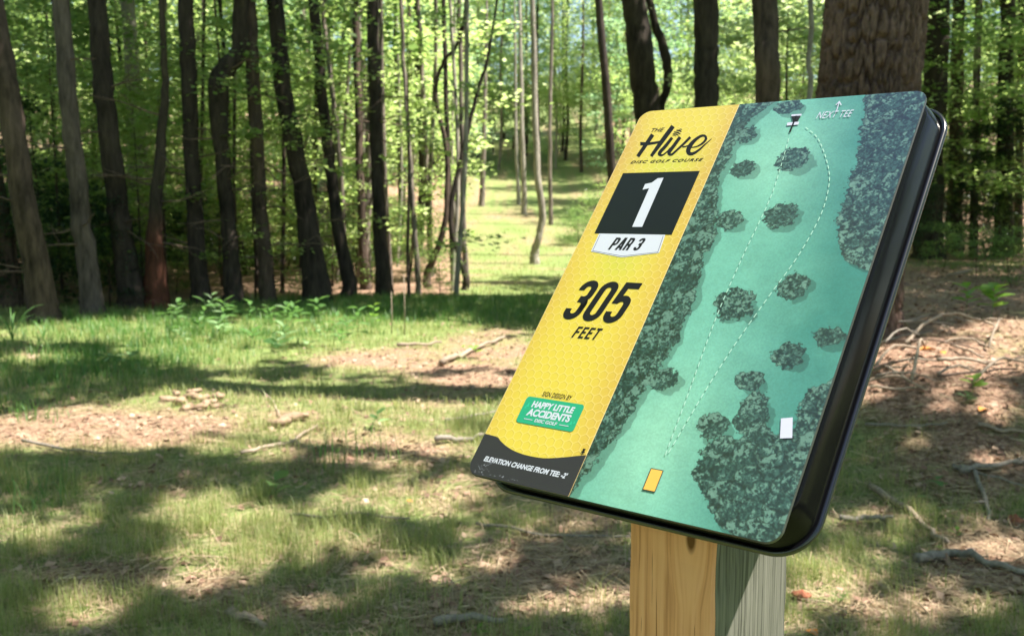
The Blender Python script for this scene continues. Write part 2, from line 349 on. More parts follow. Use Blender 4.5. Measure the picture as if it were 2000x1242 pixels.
# plate body
mb = MB(); L = [loop3(0, 0, 305, 453, 12.5, 0), loop3(0, 0, 305, 453, 12.5, 3.0)]
loft(mb, L, True, True); plate = on_sign(mb.build('sign_plate', M['plate_edge'], None, False))
for k, (u, v) in enumerate(((60, 60), (245, 60), (60, 400), (245, 400))):    # standoffs between plate and tray
    V, Fc = tube([P3(u, v, -3.0), P3(u, v, -7.05)], [.008, .008], 14); mb = MB(); mb.add(V, Fc); on_sign(mb.build('standoff', M['tray'], None, False), tray)

def snap(U, Vv, r=12.5, e=.25):                # pull grid points outside the plate's rounded outline onto it
    lo_u, hi_u, lo_v, hi_v = e, 305 - e, e, 453 - e
    U = np.clip(U, lo_u, hi_u); Vv = np.clip(Vv, lo_v, hi_v)
    cu = np.clip(U, lo_u + r, hi_u - r); cv = np.clip(Vv, lo_v + r, hi_v - r)
    du, dv = U - cu, Vv - cv; d = np.hypot(du, dv); k = np.where(d > r, r / np.maximum(d, 1e-6), 1)
    return cu + du * k, cv + dv * k
def printed_sheet(name, u0, u1, step, colour, mat):
    us = np.linspace(u0, u1, int((u1 - u0) / step) + 1); vs = np.linspace(0, 453, int(453 / step) + 1)
    U, Vv = np.meshgrid(us, vs); U2, V2 = snap(U, Vv)
    idx = np.arange(U.size).reshape(U.shape); F = np.stack([idx[:-1, :-1], idx[1:, :-1], idx[1:, 1:], idx[:-1, 1:]], -1).reshape(-1, 4)
    me = mesh_np(name, np.stack([U2 * MM, -V2 * MM, np.full_like(U2, .00012)], -1), F, mat, False)
    col = colour(U, Vv).reshape(-1, 3); at_ = me.color_attributes.new('print', 'FLOAT_COLOR', 'POINT')
    at_.data.foreach_set('color', np.concatenate([col, np.ones((len(col), 1))], 1).astype(np.float32).ravel())
    return on_sign(obj(name, me), plate)
lin = lambda c: np.array(s2l(c))
def mixc(a, b, t): return a + (b - a) * t[..., None]
def yellow_print(U, V):
    yc, oc = np.array([.43, .345, .042]), np.array([.375, .245, .045])
    g = np.clip(np.hypot((U - 55) / 75, 0) + (fbm(U, V, 120, 2, 3) - .5) * .4, 0, 1); top = np.exp(-((V - 60) / 75) ** 2) * .35
    base = mixc(np.broadcast_to(yc, U.shape + (3,)), oc, np.clip(smooth(.25, 1.0, g) * .85 + top * smooth(.3, .9, g), 0, 1))
    lime = np.array([.32, .36, .04]); c1 = np.exp(-(((U - 65) / 35) ** 2 + ((V - 80) / 22) ** 2)) + np.exp(-(((U - 60) / 28) ** 2 + ((V - 208) / 26) ** 2))
    base = mixc(base, lime, np.clip(c1, 0, 1) * .55)
    s = 9.4; sx, sy = s, s * math.sqrt(3)                       # pointy-top honeycomb, flat to flat = s
    def hexd(ox, oy):
        best = np.full(U.shape, 9e9); DX = np.zeros(U.shape); DY = np.zeros(U.shape)
        for a, b in ((0, 0), (sx / 2, sy / 2)):
            x = (U + ox - a + sx / 2) % sx - sx / 2; y = (V + oy - b + sy / 2) % sy - sy / 2
            d = x * x + y * y; m = d < best; best = np.where(m, d, best); DX = np.where(m, x, DX); DY = np.where(m, y, DY)
        k1 = np.abs(DX); k2 = np.abs(DX * .5 + DY * .8660254); k3 = np.abs(-DX * .5 + DY * .8660254)
        return s / 2 - np.maximum(np.maximum(k1, k2), k3), DX, DY
    d, dx, dy = hexd(0, 0)
    line = 1 - smooth(.2, .7, d); base = mixc(base, np.array([.55, .44, .17]), line * .42)
    sh = (1 - smooth(.15, .45, np.abs(d - .85))) * smooth(.0, .5, (dx * .55 - dy * .83) / s + .12)
    base = base * (1 - .22 * sh)[..., None]
    e = np.minimum(117.5 - U, U); edge = 1 - smooth(.3, 1.1, e); base = mixc(base, np.array([.60, .46, .25]), edge * .7)
    return base
printed_sheet('honeycomb_print', 0, 117.5, .45, yellow_print, attr_mat('yellow_print', .3, .4))
# course map: turf, tree masses seen from above with their drawn shade, all of it ink
LEFT_EDGE = [(0, 156), (20, 140), (48, 131), (75, 133), (101, 130), (130, 140), (153, 149), (180, 152), (208, 151), (240, 158), (265, 157), (290, 157), (309, 154), (342, 146), (379, 140), (416, 130), (453, 117)]
RIGHT_EDGE = [(0, 247), (43, 254), (87, 261), (123, 262), (150, 263), (169, 267), (195, 280), (203, 296), (210, 320), (300, 320), (312, 303), (322, 290), (340, 286), (356, 288), (366, 276), (374, 268), (380, 262), (386, 236), (394, 221), (409, 219), (428, 236), (446, 252), (453, 270)]
BLOB = [(138, 43, 14, 11), (151, 88, 13, 10), (160, 152, 15, 12), (200, 79, 16, 14), (209, 147, 16, 15), (198, 247, 19, 17), (245, 224, 15, 13), (290, 272, 13, 9), (262, 294, 14, 12), (238, 321, 12, 10), (160, 330, 14, 12), (221, 367, 13, 12), (250, 352, 14, 20), (173, 9, 14, 9), (244, 388, 26, 14), (262, 372, 14, 14)]
def map_print(U, V):
    wob = (fbm(U, V, 9, 4, 11) - .5); wob2 = (fbm(U, V, 3.2, 3, 12) - .5)
    def le(v): return np.interp(v, [a for a, b in LEFT_EDGE], [b for a, b in LEFT_EDGE])
    def re(v): return np.interp(v, [a for a, b in RIGHT_EDGE], [b for a, b in RIGHT_EDGE])
    def trees(u, v):                                            # >0 inside a crown
        f = np.maximum((le(v) - u) / 12, (u - re(v)) / 12)
        for a, b, rx, ry in BLOB: f = np.maximum(f, (1 - np.hypot((u - a) / rx, (v - b) / ry)) * 1.15)
        return f
    f = trees(U, V) + wob * .6 + wob2 * .75
    shade = trees(U - 7, V - 5) + (fbm(U, V, 11, 3, 21) - .5) * .9
    turf = mixc(np.broadcast_to(np.array([.09, .265, .215]), U.shape + (3,)), np.array([.020, .12, .105]), np.clip(smooth(165, 300, U) * .95 + (fbm(U, V, 60, 3, 41) - .5) * .9, 0, 1))
    glow = np.exp(-(((U - 175) / 40) ** 2 + ((V - 395) / 75) ** 2)) + .7 * np.exp(-(((U - 185) / 45) ** 2 + ((V - 75) / 55) ** 2))
    turf = mixc(turf, np.array([.19, .40, .30]), np.clip(glow, 0, 1) * .7)
    turf = turf * (1 + (fbm(U, V, 1.3, 2, 51) - .5) * .30 + (fbm(U, V, 22, 3, 52) - .5) * .22)[..., None]
    sh = smooth(.0, .10, shade); turf = turf * (1 - .42 * sh * (1 - smooth(.3, .5, shade) * 0))[..., None]
    side = np.full(U.shape, .25)                                # the drawn crowns are paler on their upper left
    for a, b, rx, ry in BLOB:
        q = np.hypot((U - a) / rx, (V - b) / ry); side = np.where(q < 1.15, .3 - .55 * ((U - a) / rx * .8 + (V - b) / ry * .6), side)
    cw = 17.0; gu = (U + (fbm(U, V, 8, 2, 14) - .5) * 9) / cw; gv = (V + (fbm(U, V, 8, 2, 15) - .5) * 9) / cw; b1_ = np.full(U.shape, 9.); b2_ = np.full(U.shape, 9.); cdx = np.zeros(U.shape); cdy = np.zeros(U.shape)
    for i in (-1, 0, 1):                                        # single crowns inside the drawn tree masses
        for j in (-1, 0, 1):
            cx_ = np.floor(gu) + i; cy_ = np.floor(gv) + j; qx = gu - cx_ - _hash(cx_, cy_, 5); qy = gv - cy_ - _hash(cx_, cy_, 6); q = np.hypot(qx, qy); m = q < b1_
            b2_ = np.where(m, b1_, np.minimum(b2_, q)); cdx = np.where(m, qx, cdx); cdy = np.where(m, qy, cdy); b1_ = np.where(m, q, b1_)
    mass = np.maximum(le(V) - U, U - re(V)) > -2
    side = np.where(mass, .35 - 1.3 * (cdx * .75 + cdy * .65), side); seam = np.where(mass, 1 - smooth(.02, .16, b2_ - b1_), 0)
    d = fbm(U, V, 3.0, 4, 61); d2 = fbm(U + 40, V, 1.7, 3, 71); big = fbm(U, V, 16, 3, 81)
    hi = smooth(.55, .69, d * .6 + d2 * .4 + side * .16 + (big - .5) * .35 - .02); edge_hi = smooth(.0, .25, f) * (1 - smooth(.25, .7, f)) * smooth(.5, .62, d2)
    crown = mixc(np.broadcast_to(np.array([.003, .012, .012]), U.shape + (3,)), np.array([.020, .056, .050]), smooth(.34, .64, d2 * .65 + d * .35) )
    crown = crown * (1 - .6 * seam)[..., None]
    crown = mixc(crown, np.array([.09, .175, .145]), np.clip((hi * .72 + edge_hi * .2) * (1 - seam * .7), 0, 1))
    line = np.exp(-((f - .05) / .06) ** 2); m = smooth(0, .06, f)
    out = mixc(turf, crown, 0 + m) if False else turf + (crown - turf) * m[..., None]
    return mixc(out, np.array([.006, .016, .015]), line * .75)
printed_sheet('course_map_print', 117.5, 305, .5, map_print, attr_mat('map_print', .3, .5, .10, 1400))

HN = [.24]
def ink(name, polys, mat, h=None):             # flat printed shapes (outlines in plate millimetres)
    if h is None: HN[0] += .02; h = HN[0]
    mb = MB()
    for k, P in enumerate(polys):
        a = sum(P[i][0] * P[(i + 1) % len(P)][1] - P[(i + 1) % len(P)][0] * P[i][1] for i in range(len(P)))
        P = list(P) if a < 0 else list(P)[::-1]
        mb.add([P3(u, v, h + k * .004) for u, v in P], [list(range(len(P)))])
    return on_sign(mb.build(name, mat, None, False), plate)
def ink_strips(name, strips, mat, h=None):     # strips: (left points, right points)
    if h is None: HN[0] += .02; h = HN[0]
    mb = MB()
    for k, (A, B) in enumerate(strips):
        n = len(A); V = [P3(*p, h + k * .004) for p in A] + [P3(*p, h + k * .004) for p in B]
        F = []
        for i in range(n - 1):
            f = [i, i + 1, n + i + 1, n + i]; q = [V[j] for j in f]
            ar = sum(q[j][0] * q[(j + 1) % 4][1] - q[(j + 1) % 4][0] * q[j][1] for j in range(4)); F.append(f if ar > 0 else f[::-1])
        mb.add(V, F)
    return on_sign(mb.build(name, mat, None, False), plate)
def strip(P, wd, closed=False):                # polyline with width(s) -> mitred edges
    P = np.asarray(P, float); n = len(P); wd = np.ones(n) * wd
    if closed: P = np.vstack([P, P[0]]); wd = np.append(wd, wd[0]); n += 1
    A, B = [], []
    for i in range(n):
        a = P[i] - P[i - 1] if i > 0 else (P[0] - P[-2] if closed else P[1] - P[0]); b = P[i + 1] - P[i] if i < n - 1 else (P[1] - P[0] if closed else P[-1] - P[-2])
        a = a / (np.linalg.norm(a) + 1e-9); b = b / (np.linalg.norm(b) + 1e-9); t = a + b; t /= np.linalg.norm(t) + 1e-9; nn = np.array([-t[1], t[0]])
        c = max(.4, nn @ np.array([-b[1], b[0]])); A.append(P[i] + nn * wd[i] / 2 / c); B.append(P[i] - nn * wd[i] / 2 / c)
    return A, B
def arc(cx, cy, rx, ry, a0, a1, k=10): return [(cx + rx * math.cos(R(a0 + (a1 - a0) * i / k)), cy + ry * math.sin(R(a0 + (a1 - a0) * i / k))) for i in range(k + 1)]
def glyph(ch, w=.44, t=.135):                  # condensed grotesque drawn as strokes, y up, height 1
    h = t / 2; r = w / 2 - h; cx = w / 2
    if ch == '0': return [(arc(cx, 1 - h - r, r, r, 180, 0) + arc(cx, h + r, r, r, 0, -180), True)]
    if ch == '3':
        r2 = r * .9
        return [([(h, .74)] + arc(cx, 1 - h - r, r, r, 180, 0) + [(w - h, .64)] + arc(cx, .515 + r2, r, r2, 0, -80)[1:] + [(cx - .06, .515)], False),
                ([(cx - .06, .513)] + arc(cx, .513 - r2, r, r2, 80, 0) + [(w - h, .4)] + arc(cx, h + r, r, r, 0, -180) + [(h, .27)], False)]
    if ch == '5':
        return [([(w - .02, 1 - h), (h + .02, 1 - h), (h, .47)], False), ([(h, .52)] + arc(cx, .60 - r, r, r, 140, 0) + arc(cx, h + r, r, r, 0, -180) + [(h, .27)], False)]
    if ch == 'P': return [([(h, 0), (h, 1)], False), ([(t * .6, 1 - h), (cx, 1 - h)] + arc(cx, 1 - h - r, r, r, 90, 0)[1:] + arc(cx, .44 + r, r, r, 0, -90) + [(t * .6, .44)], False)]
    if ch == 'R': return glyph('P', w, t) + [([(w * .5, .46), (w - h * 1.2, .36), (w - h, 0)], False)]
    if ch == 'A': return [([(h * .7, 0), (cx - .02, 1)], False), ([(cx + .02, 1), (w - h * .7, 0)], False), ([(h * 1.5, .24), (w - h * 1.5, .24)], False)]
    if ch == 'F': return [([(h, 0), (h, 1)], False), ([(t * .6, 1 - h), (w * .95, 1 - h)], False), ([(t * .6, .52), (w * .85, .52)], False)]
    if ch == 'E': return glyph('F', w, t) + [([(t * .6, h), (w * .95, h)], False)]
    if ch == 'T': return [([(0, 1 - h), (w, 1 - h)], False), ([(cx, 1 - t * .6), (cx, 0)], False)]
    return []
def condensed(name, text, box, mat, slant=.2, t=.135, gap=.09, w=.44):
    x = 0; S_ = []
    for ch in text:
        if ch == ' ': x += .22; continue
        for pts, cl in glyph(ch, w, t):
            A, B = strip([(px + x, py) for px, py in pts], t, cl); S_.append((A, B))
        x += w + gap
    allp = np.array([p for A, B in S_ for p in list(A) + list(B)]); allp[:, 0] += allp[:, 1] * slant
    lo, hi = allp.min(0), allp.max(0); u0, v0, u1, v1 = box
    def m(p): q = np.array([p[0] + p[1] * slant, p[1]]); q = (q - lo) / (hi - lo); return (u0 + q[0] * (u1 - u0), v1 - q[1] * (v1 - v0))
    return ink_strips(name, [([m(p) for p in A], [m(p) for p in B]) for A, B in S_], mat)
def text(name, body, box, mat, bold=.0, slant=0, space=1.0, h=None):
    if h is None: HN[0] += .02; h = HN[0]
    cu = bpy.data.curves.new(name, 'FONT'); cu.body = body; cu.offset = bold; cu.shear = slant; cu.space_character = space; cu.resolution_u = 3; cu.fill_mode = 'FRONT'
    o = bpy.data.objects.new(name, cu); C.objects.link(o); dg = bpy.context.evaluated_depsgraph_get(); me = bpy.data.meshes.new_from_object(o.evaluated_get(dg))
    bpy.data.objects.remove(o); bpy.data.curves.remove(cu)
    V = np.zeros(len(me.vertices) * 3, np.float32); me.vertices.foreach_get('co', V); V = V.reshape(-1, 3); lo, hi = V.min(0), V.max(0); q = (V - lo) / np.maximum(hi - lo, 1e-6)
    u0, v0, u1, v1 = box; V[:, 0] = (u0 + q[:, 0] * (u1 - u0)) * MM; V[:, 1] = -(v1 - q[:, 1] * (v1 - v0)) * MM; V[:, 2] = h * MM
    me.vertices.foreach_set('co', V.ravel()); me.update(); me.materials.clear(); me.materials.append(mat); me.name = name
    return on_sign(obj(name, me), plate)
# --- course name
CX = lambda x, y: (1220 + x / 10, 230 + y / 10)
def hive_polys():
    st = []
    def vs(P, wd, k=6):
        Q = catmull(np.array([CX(*p) + (w_ / 10,) for p, w_ in zip(P, wd)]), k); A, B = strip(Q[:, :2], Q[:, 2]); st.append(([uv(*p) for p in A], [uv(*p) for p in B]))
    vs([(550, 335), (405, 550), (258, 762)], [78, 72, 70], 3)
    vs([(948, 170), (730, 465), (520, 757)], [84, 82, 60], 3)
    vs([(308, 515), (500, 510), (740, 470)], [68, 52, 40], 3)
    vs([(930, 395), (800, 560), (700, 670), (685, 722), (740, 735), (820, 680), (900, 590)], [56, 64, 66, 62, 34, 26, 26])
    vs([(1085, 385), (980, 530), (885, 660), (872, 712), (925, 722), (1020, 640), (1160, 510), (1285, 385)], [62, 66, 66, 60, 44, 40, 44, 50])
    vs([(1130, 575), (1180, 572), (1240, 550)], [30, 26, 22])
    vs([(1300, 590), (1420, 565), (1530, 500), (1590, 420), (1568, 362), (1490, 365), (1380, 440), (1290, 540), (1245, 640), (1270, 705), (1350, 700), (1460, 630), (1570, 530), (1700, 418)],
       [20, 26, 40, 46, 44, 48, 62, 80, 86, 74, 54, 40, 26, 12])
    for (a, b, c, d, wd) in ((1072, 232, 1122, 246, 13), (1015, 252, 1112, 284, 27), (965, 285, 1092, 328, 26), (943, 320, 1056, 356, 22), (935, 348, 1003, 371, 11)):
        vs([(a, b), ((a + c) / 2 + 14, (b + d) / 2 - 8), (c, d)], [wd * .7, wd, wd * .55], 5)
    return st
HP = hive_polys()
ink_strips('course_name_lettering', HP, M['ink'])
def pb(*pts):                                  # box in plate mm around photograph pixels
    q = np.array([uv(*p) for p in pts]); return (*q.min(0), *q.max(0))
def box_tl(tl, br): a = uv(*tl); b = uv(*br); return (a[0], a[1], b[0], b[1])
text('small_heading', 'THE', box_tl((1274.5, 251.5), (1295.5, 257.5)), M['ink'], .012, .25)
text('course_subtitle', 'DISC GOLF COURSE', box_tl((1233.5, 314.8), (1372.5, 315.2)), M['ink'], .03, .35, 1.25)
# --- hole number box, par badge
ink('number_box', [[(14, 90.5), (105.5, 90.5), (105.5, 171.8), (14.5, 171.8)]], M['box_ink'])
Z1 = lambda x, y: uv(1120 + x / 3.653, 180 + y / 3.653)
one = [Z1(602, 617), Z1(644, 613), Z1(491, 963), Z1(420, 963), Z1(541, 688), Z1(494, 698), Z1(512, 658), Z1(560, 648)]
mb_one = ink('hole_number', [one[:2] + one[2:4] + [one[4]] + [one[7]], [one[4], one[5], one[6], one[7]]], M['white_ink'])
badge = [Z1(196, 1009), Z1(660, 1016), Z1(598, 1157), Z1(352, 1180), Z1(130, 1142)]
badge = [(20.5, 172), (98.5, 172), (100.5, 194), (60.5, 201), (21, 195)]
ink('par_badge_border', [badge], M['white_ink'])
c0 = np.mean(badge, 0); inn = [tuple(c0 + (np.array(p) - c0) * np.array([.955, .90])) for p in badge]
A = [np.array(p) for p in inn]; A, B = strip([inn[1], inn[2], inn[3], inn[4], inn[0]], .5); ink_strips('par_badge_line', [(A, B)], M['ink'])
condensed('par_lettering', 'PAR 3', (40, 176.5, 79, 192.5), M['ink'], .24, .17)
condensed('distance_number', '305', (23.5, 230.5, 97.5, 278), M['ink'], .2, .15, .07)
condensed('distance_unit', 'FEET', (45.5, 284.8, 77, 297.6), M['ink'], .22, .15, .10)
text('credit_line', 'SIGN DESIGN BY', (43.5, 358.6, 77, 363.6), M['ink'], .006, .2, 1.0)
ink('credit_badge', [rr(28, 366, 94, 394, 3.5, 5)], M['badge_ink'])
for k, (u, v, s_) in enumerate(((33.5, 377, 5), (31.6, 379, 3.4), (88, 388, 4.4), (91, 386.5, 3.4), (85.6, 389.5, 2.8))):
    ink('badge_tree_mark', [[(u, v - s_), (u + s_ * .22, v - s_ * .55), (u + s_ * .12, v - s_ * .55), (u + s_ * .32, v - s_ * .1), (u - s_ * .32, v - s_ * .1), (u - s_ * .12, v - s_ * .55), (u - s_ * .22, v - s_ * .55)]], M['badge_dark'])
text('badge_lettering', 'HAPPY LITTLE', (37.5, 369.8, 85.5, 376.6), M['white_ink'], .045, .12, .98)
text('badge_lettering', 'ACCIDENTS', (36, 378, 85.5, 385.8), M['white_ink'], .045, .12, .98)
text('badge_lettering', 'DISC GOLF', (48.5, 387.5, 74, 391), M['white_ink'], .03, .1)
ink('badge_rule', [[(36, 389), (46, 389), (46, 389.7), (36, 389.7)]], M['white_ink']); ink('badge_rule', [[(76.5, 389), (87, 389), (87, 389.7), (76.5, 389.7)]], M['white_ink'])
prof = catmull(np.array([(0, 411.5), (9, 411.8), (17, 412.6), (22, 415.5), (30, 419), (40, 422), (52, 423.8), (64, 424.2), (76, 423.6), (88, 421.2), (100, 418), (110, 415), (117.5, 413)]), 4)
low = [(117.5, 452.7)] + [p for p in rr(.25, .25, 304.75, 452.7, 12.5, 8) if p[0] < 20 and p[1] > 430]
prof[0][0] = .25
ink('elevation_band', [[tuple(p) for p in prof] + low], M['band_ink'])
text('elevation_lettering', "ELEVATION CHANGE FROM TEE: -2'", (13.5, 432.6, 108, 438), M['white_ink'], .035, .18)
bu, bv = 113, 413.8                            # tiny basket mark standing on the band
ink('small_basket_mark', [[(bu - .3, bv), (bu + .3, bv), (bu + .3, bv - 5), (bu - .3, bv - 5)], [(bu - 2, bv - 2.2), (bu + 2, bv - 2.2), (bu + 1.6, bv - 3.6), (bu - 1.6, bv - 3.6)], [(bu - 1.7, bv - 6.2), (bu + 1.7, bv - 6.2), (bu + .6, bv - 3.8), (bu - .6, bv - 3.8)]], M['ink'])
rg = np.random.default_rng(3); sc = []
for k in range(46):                            # scuffed paint specks low on the band
    u, v = (rg.normal(18, 4), rg.normal(444, 3.5)) if k < 30 else (rg.uniform(10, 60), rg.normal(449.5, 1.2)); a = rg.uniform(0, 6.28); l = rg.uniform(.2, .9); wv = rg.uniform(.12, .3)
    if v > 451.5: continue
    sc.append([(u + math.cos(a) * l, v + math.sin(a) * l), (u - math.sin(a) * wv, v + math.cos(a) * wv), (u - math.cos(a) * l, v - math.sin(a) * l), (u + math.sin(a) * wv, v - math.cos(a) * wv)])
ink('scuff_mark', sc, M['white_ink'])
# --- marks on the map
M['dash_ink'] = plain('pale_dash_ink', (.26, .42, .36), .4, .3); M['orange_ink'] = plain('orange_tee_ink', (.50, .29, .06), .38, .3); M['pale_pad_ink'] = plain('pale_pad_ink', (.36, .37, .48), .38, .3)
def dashes(name, px_pts, wd=.78, on=4.6, off=3.2):
    Q = catmull(np.array([uv(*p) for p in px_pts]), 40); d = np.concatenate([[0], np.cumsum(np.linalg.norm(np.diff(Q, axis=0), axis=1))]); S_ = []; s0 = 0
    while s0 + on < d[-1]:
        t = np.linspace(s0, s0 + on, 4); S_.append(strip(np.stack([np.interp(t, d, Q[:, 0]), np.interp(t, d, Q[:, 1])], 1), wd)); s0 += on + off
    ink_strips(name, S_, M['dash_ink'])
dashes('flight_line', [(1541, 272), (1520, 345), (1500, 400), (1450, 505), (1400, 620), (1345, 770), (1299, 893)])
dashes('flight_line', [(1574, 250), (1598, 272), (1616, 318), (1620, 360), (1604, 420), (1560, 500), (1500, 583), (1440, 668), (1390, 745), (1345, 820), (1302, 893)])
ink('tee_pad_outline', [[(182.3, 413.2), (194.3, 413.2), (194.3, 433.2), (182.3, 433.2)]], M['band_ink']); ink('tee_pad_mark', [[(183, 413.9), (193.6, 413.9), (193.6, 432.5), (183, 432.5)]], M['orange_ink'])
ink('far_pad_mark', [[uv(1526, 818), uv(1549, 816), uv(1548, 856), uv(1524, 857)]], M['pale_pad_ink'])
text('next_tee_lettering', 'NEXT TEE', box_tl((1599, 220.5), (1664, 229)), M['pale_pad_ink'], -.004, .3, 1.05)
S_ = [strip([uv(1634, 220), uv(1639.5, 201)], .9), strip([uv(1633, 207), uv(1639.7, 200), uv(1643.5, 207)], .9)]; ink_strips('arrow_mark', S_, M['pale_pad_ink'])
b1 = lambda x, y: uv(1400 + x / 3.104, 160 + y / 3.104)
ink('basket_band_mark', [[b1(455, 203), b1(516, 199), b1(514, 210), b1(453, 213)], [b1(430, 252), b1(502, 246), b1(496, 264), b1(426, 270)]], M['pale_pad_ink'])
ink('basket_chains_mark', [[b1(458, 213), b1(510, 209), b1(490, 247), b1(465, 249)]], M['band_ink'])
S_ = [strip([b1(x0, 213), b1(x1, 246)], .75) for x0, x1 in ((457, 466), (466, 470), (476, 474), (486, 478), (496, 483), (508, 490))] + [strip([b1(484, 210), b1(444, 311)], 1.8)] + [strip([b1(462, 246), b1(492, 244)], 1.2)]
ink_strips('basket_mark', S_, M['ink'])

# post
def wood_mat(name, a, b, c, crack, seed, fx, fz=.035, knot=None):
    """straight grained timber: growth bands, fine fibres, drying checks, a knot; all in object space"""
    m, nt, p, o = new_mat(name); tc = nd(nt, 'ShaderNodeTexCoord')
    vec = tc.outputs['Object']
    if knot:                                   # bend the grain round the knot
        k = nd(nt, 'ShaderNodeVectorMath', operation='SUBTRACT'); k.inputs[1].default_value = knot; nt.links.new(vec, k.inputs[0])
        ks = nd(nt, 'ShaderNodeVectorMath', operation='MULTIPLY'); ks.inputs[1].default_value = (1, 1, .45); nt.links.new(k.outputs[0], ks.inputs[0])
        kl = nd(nt, 'ShaderNodeVectorMath', operation='LENGTH'); nt.links.new(ks.outputs[0], kl.inputs[0])
        kf = nd(nt, 'ShaderNodeMapRange'); kf.inputs['From Min'].default_value = .030; kf.inputs['From Max'].default_value = .002; nt.links.new(kl.outputs['Value'], kf.inputs['Value'])
        kd = nd(nt, 'ShaderNodeVectorMath', operation='SCALE'); nt.links.new(k.outputs[0], kd.inputs[0]); nt.links.new(kf.outputs[0], kd.inputs['Scale'])
        ka = nd(nt, 'ShaderNodeVectorMath', operation='SUBTRACT'); nt.links.new(vec, ka.inputs[0]); nt.links.new(kd.outputs[0], ka.inputs[1]); vec = ka.outputs[0]
    def noise(scale, zs, det, dist=0, off=0):
        mp = nd(nt, 'ShaderNodeMapping'); mp.inputs['Scale'].default_value = (1, 1, zs); mp.inputs['Location'].default_value = (seed + off, seed * .7, off); nt.links.new(vec, mp.inputs[0])
        n = nd(nt, 'ShaderNodeTexNoise', Scale=scale, Detail=det, Distortion=dist); nt.links.new(mp.outputs[0], n.inputs['Vector']); return n.outputs['Fac']
    band = noise(fx, fz, 1.0, .15); fib = noise(1100.0, .02, 2.0); chk = noise(420.0, .025, 1.0, .3, 3.3); blot = noise(22.0, .5, 3.0, 0, 7.7)
    m1 = nd(nt, 'ShaderNodeMix', data_type='FLOAT'); m1.inputs[0].default_value = .22; nt.links.new(band, m1.inputs[2]); nt.links.new(fib, m1.inputs[3])
    m2 = nd(nt, 'ShaderNodeMix', data_type='FLOAT'); m2.inputs[0].default_value = .25; nt.links.new(m1.outputs[0], m2.inputs[2]); nt.links.new(blot, m2.inputs[3])
    col = ramp(nt, m2.outputs[0], [(.36, a), (.46, b), (.60, c)])
    cf = ramp(nt, chk, [(.25, (1, 1, 1)), (.28, (0, 0, 0))]); mx = nd(nt, 'ShaderNodeMix', data_type='RGBA'); nt.links.new(cf, mx.inputs[0]); nt.links.new(col, mx.inputs[6]); mx.inputs[7].default_value = (*crack, 1); col = mx.outputs[2]
    if knot:
        kr = nd(nt, 'ShaderNodeMapRange'); kr.inputs['From Min'].default_value = .0065; kr.inputs['From Max'].default_value = .0035; nt.links.new(kl.outputs['Value'], kr.inputs['Value'])
        mk = nd(nt, 'ShaderNodeMix', data_type='RGBA'); nt.links.new(kr.outputs[0], mk.inputs[0]); nt.links.new(col, mk.inputs[6]); mk.inputs[7].default_value = (.13, .055, .02, 1); col = mk.outputs[2]
    nt.links.new(col, p.inputs['Base Color']); p.inputs['Roughness'].default_value = .78; p.inputs['Specular IOR Level'].default_value = .22
    ad = nd(nt, 'ShaderNodeMath', operation='SUBTRACT'); nt.links.new(m2.outputs[0], ad.inputs[0]); nt.links.new(cf, ad.inputs[1])
    bp = nd(nt, 'ShaderNodeBump', Strength=.6, Distance=.001); nt.links.new(ad.outputs[0], bp.inputs['Height']); nt.links.new(bp.outputs[0], p.inputs['Normal'])
    return m
_a = math.radians(51); _kp = cam2w(np.array([(1349 - 1000) / FPX, (1052 - 621) / FPX, 1.]) * .818) - np.array(sign.location)
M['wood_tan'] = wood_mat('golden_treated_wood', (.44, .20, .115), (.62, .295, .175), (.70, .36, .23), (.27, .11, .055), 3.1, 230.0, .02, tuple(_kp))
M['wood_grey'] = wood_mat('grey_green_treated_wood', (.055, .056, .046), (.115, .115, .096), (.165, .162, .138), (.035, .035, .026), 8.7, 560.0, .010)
def post_mesh():
    a = math.radians(51); fx = np.array([math.cos(a), -math.sin(a)]); sx_ = np.array([math.sin(a), math.cos(a)])   # along front face, along right face
    near = np.array([pc[0], pc[1]]); s_ = .0965; s2 = .102; base = -.02 + float(terrain(pc[0], pc[1]))
    cr = .003; c4 = [near - fx * s_, near, near + sx_ * s2, near - fx * s_ + sx_ * s2]
    out = []
    for i in range(4):
        p = c4[i]; a_ = c4[i - 1] - p; b_ = c4[(i + 1) % 4] - p; a_ /= np.linalg.norm(a_); b_ /= np.linalg.norm(b_)
        out += [p + a_ * cr, p + b_ * cr]
    # cut the top to the tray's back plane (inside of the pan face, 9 mm behind the plate)
    pl = W0 + NB * .0205
    def ztop(q): return pl[2] - ((q[0] - pl[0]) * NB[0] + (q[1] - pl[1]) * NB[1]) / NB[2]
    V = []; F = []; Mi = []
    lev = np.linspace(0, 1, 60); rg = np.random.default_rng(5)
    for t in lev:
        for k, q in enumerate(out):
            zt = min(ztop(q), 1.35); z = base + (zt - base) * t; V.append((q[0] + (rg.random() - .5) * .0012, q[1] + (rg.random() - .5) * .0012, z))
    n = 8
    for i in range(len(lev) - 1):
        for k in range(n):
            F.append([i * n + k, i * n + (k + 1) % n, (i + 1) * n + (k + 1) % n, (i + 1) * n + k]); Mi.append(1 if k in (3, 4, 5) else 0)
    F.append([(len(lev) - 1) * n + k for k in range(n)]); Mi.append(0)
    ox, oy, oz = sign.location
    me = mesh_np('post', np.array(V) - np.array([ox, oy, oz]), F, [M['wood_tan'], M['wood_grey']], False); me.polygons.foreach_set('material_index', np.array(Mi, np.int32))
    return me
obj('post', post_mesh(), sign)

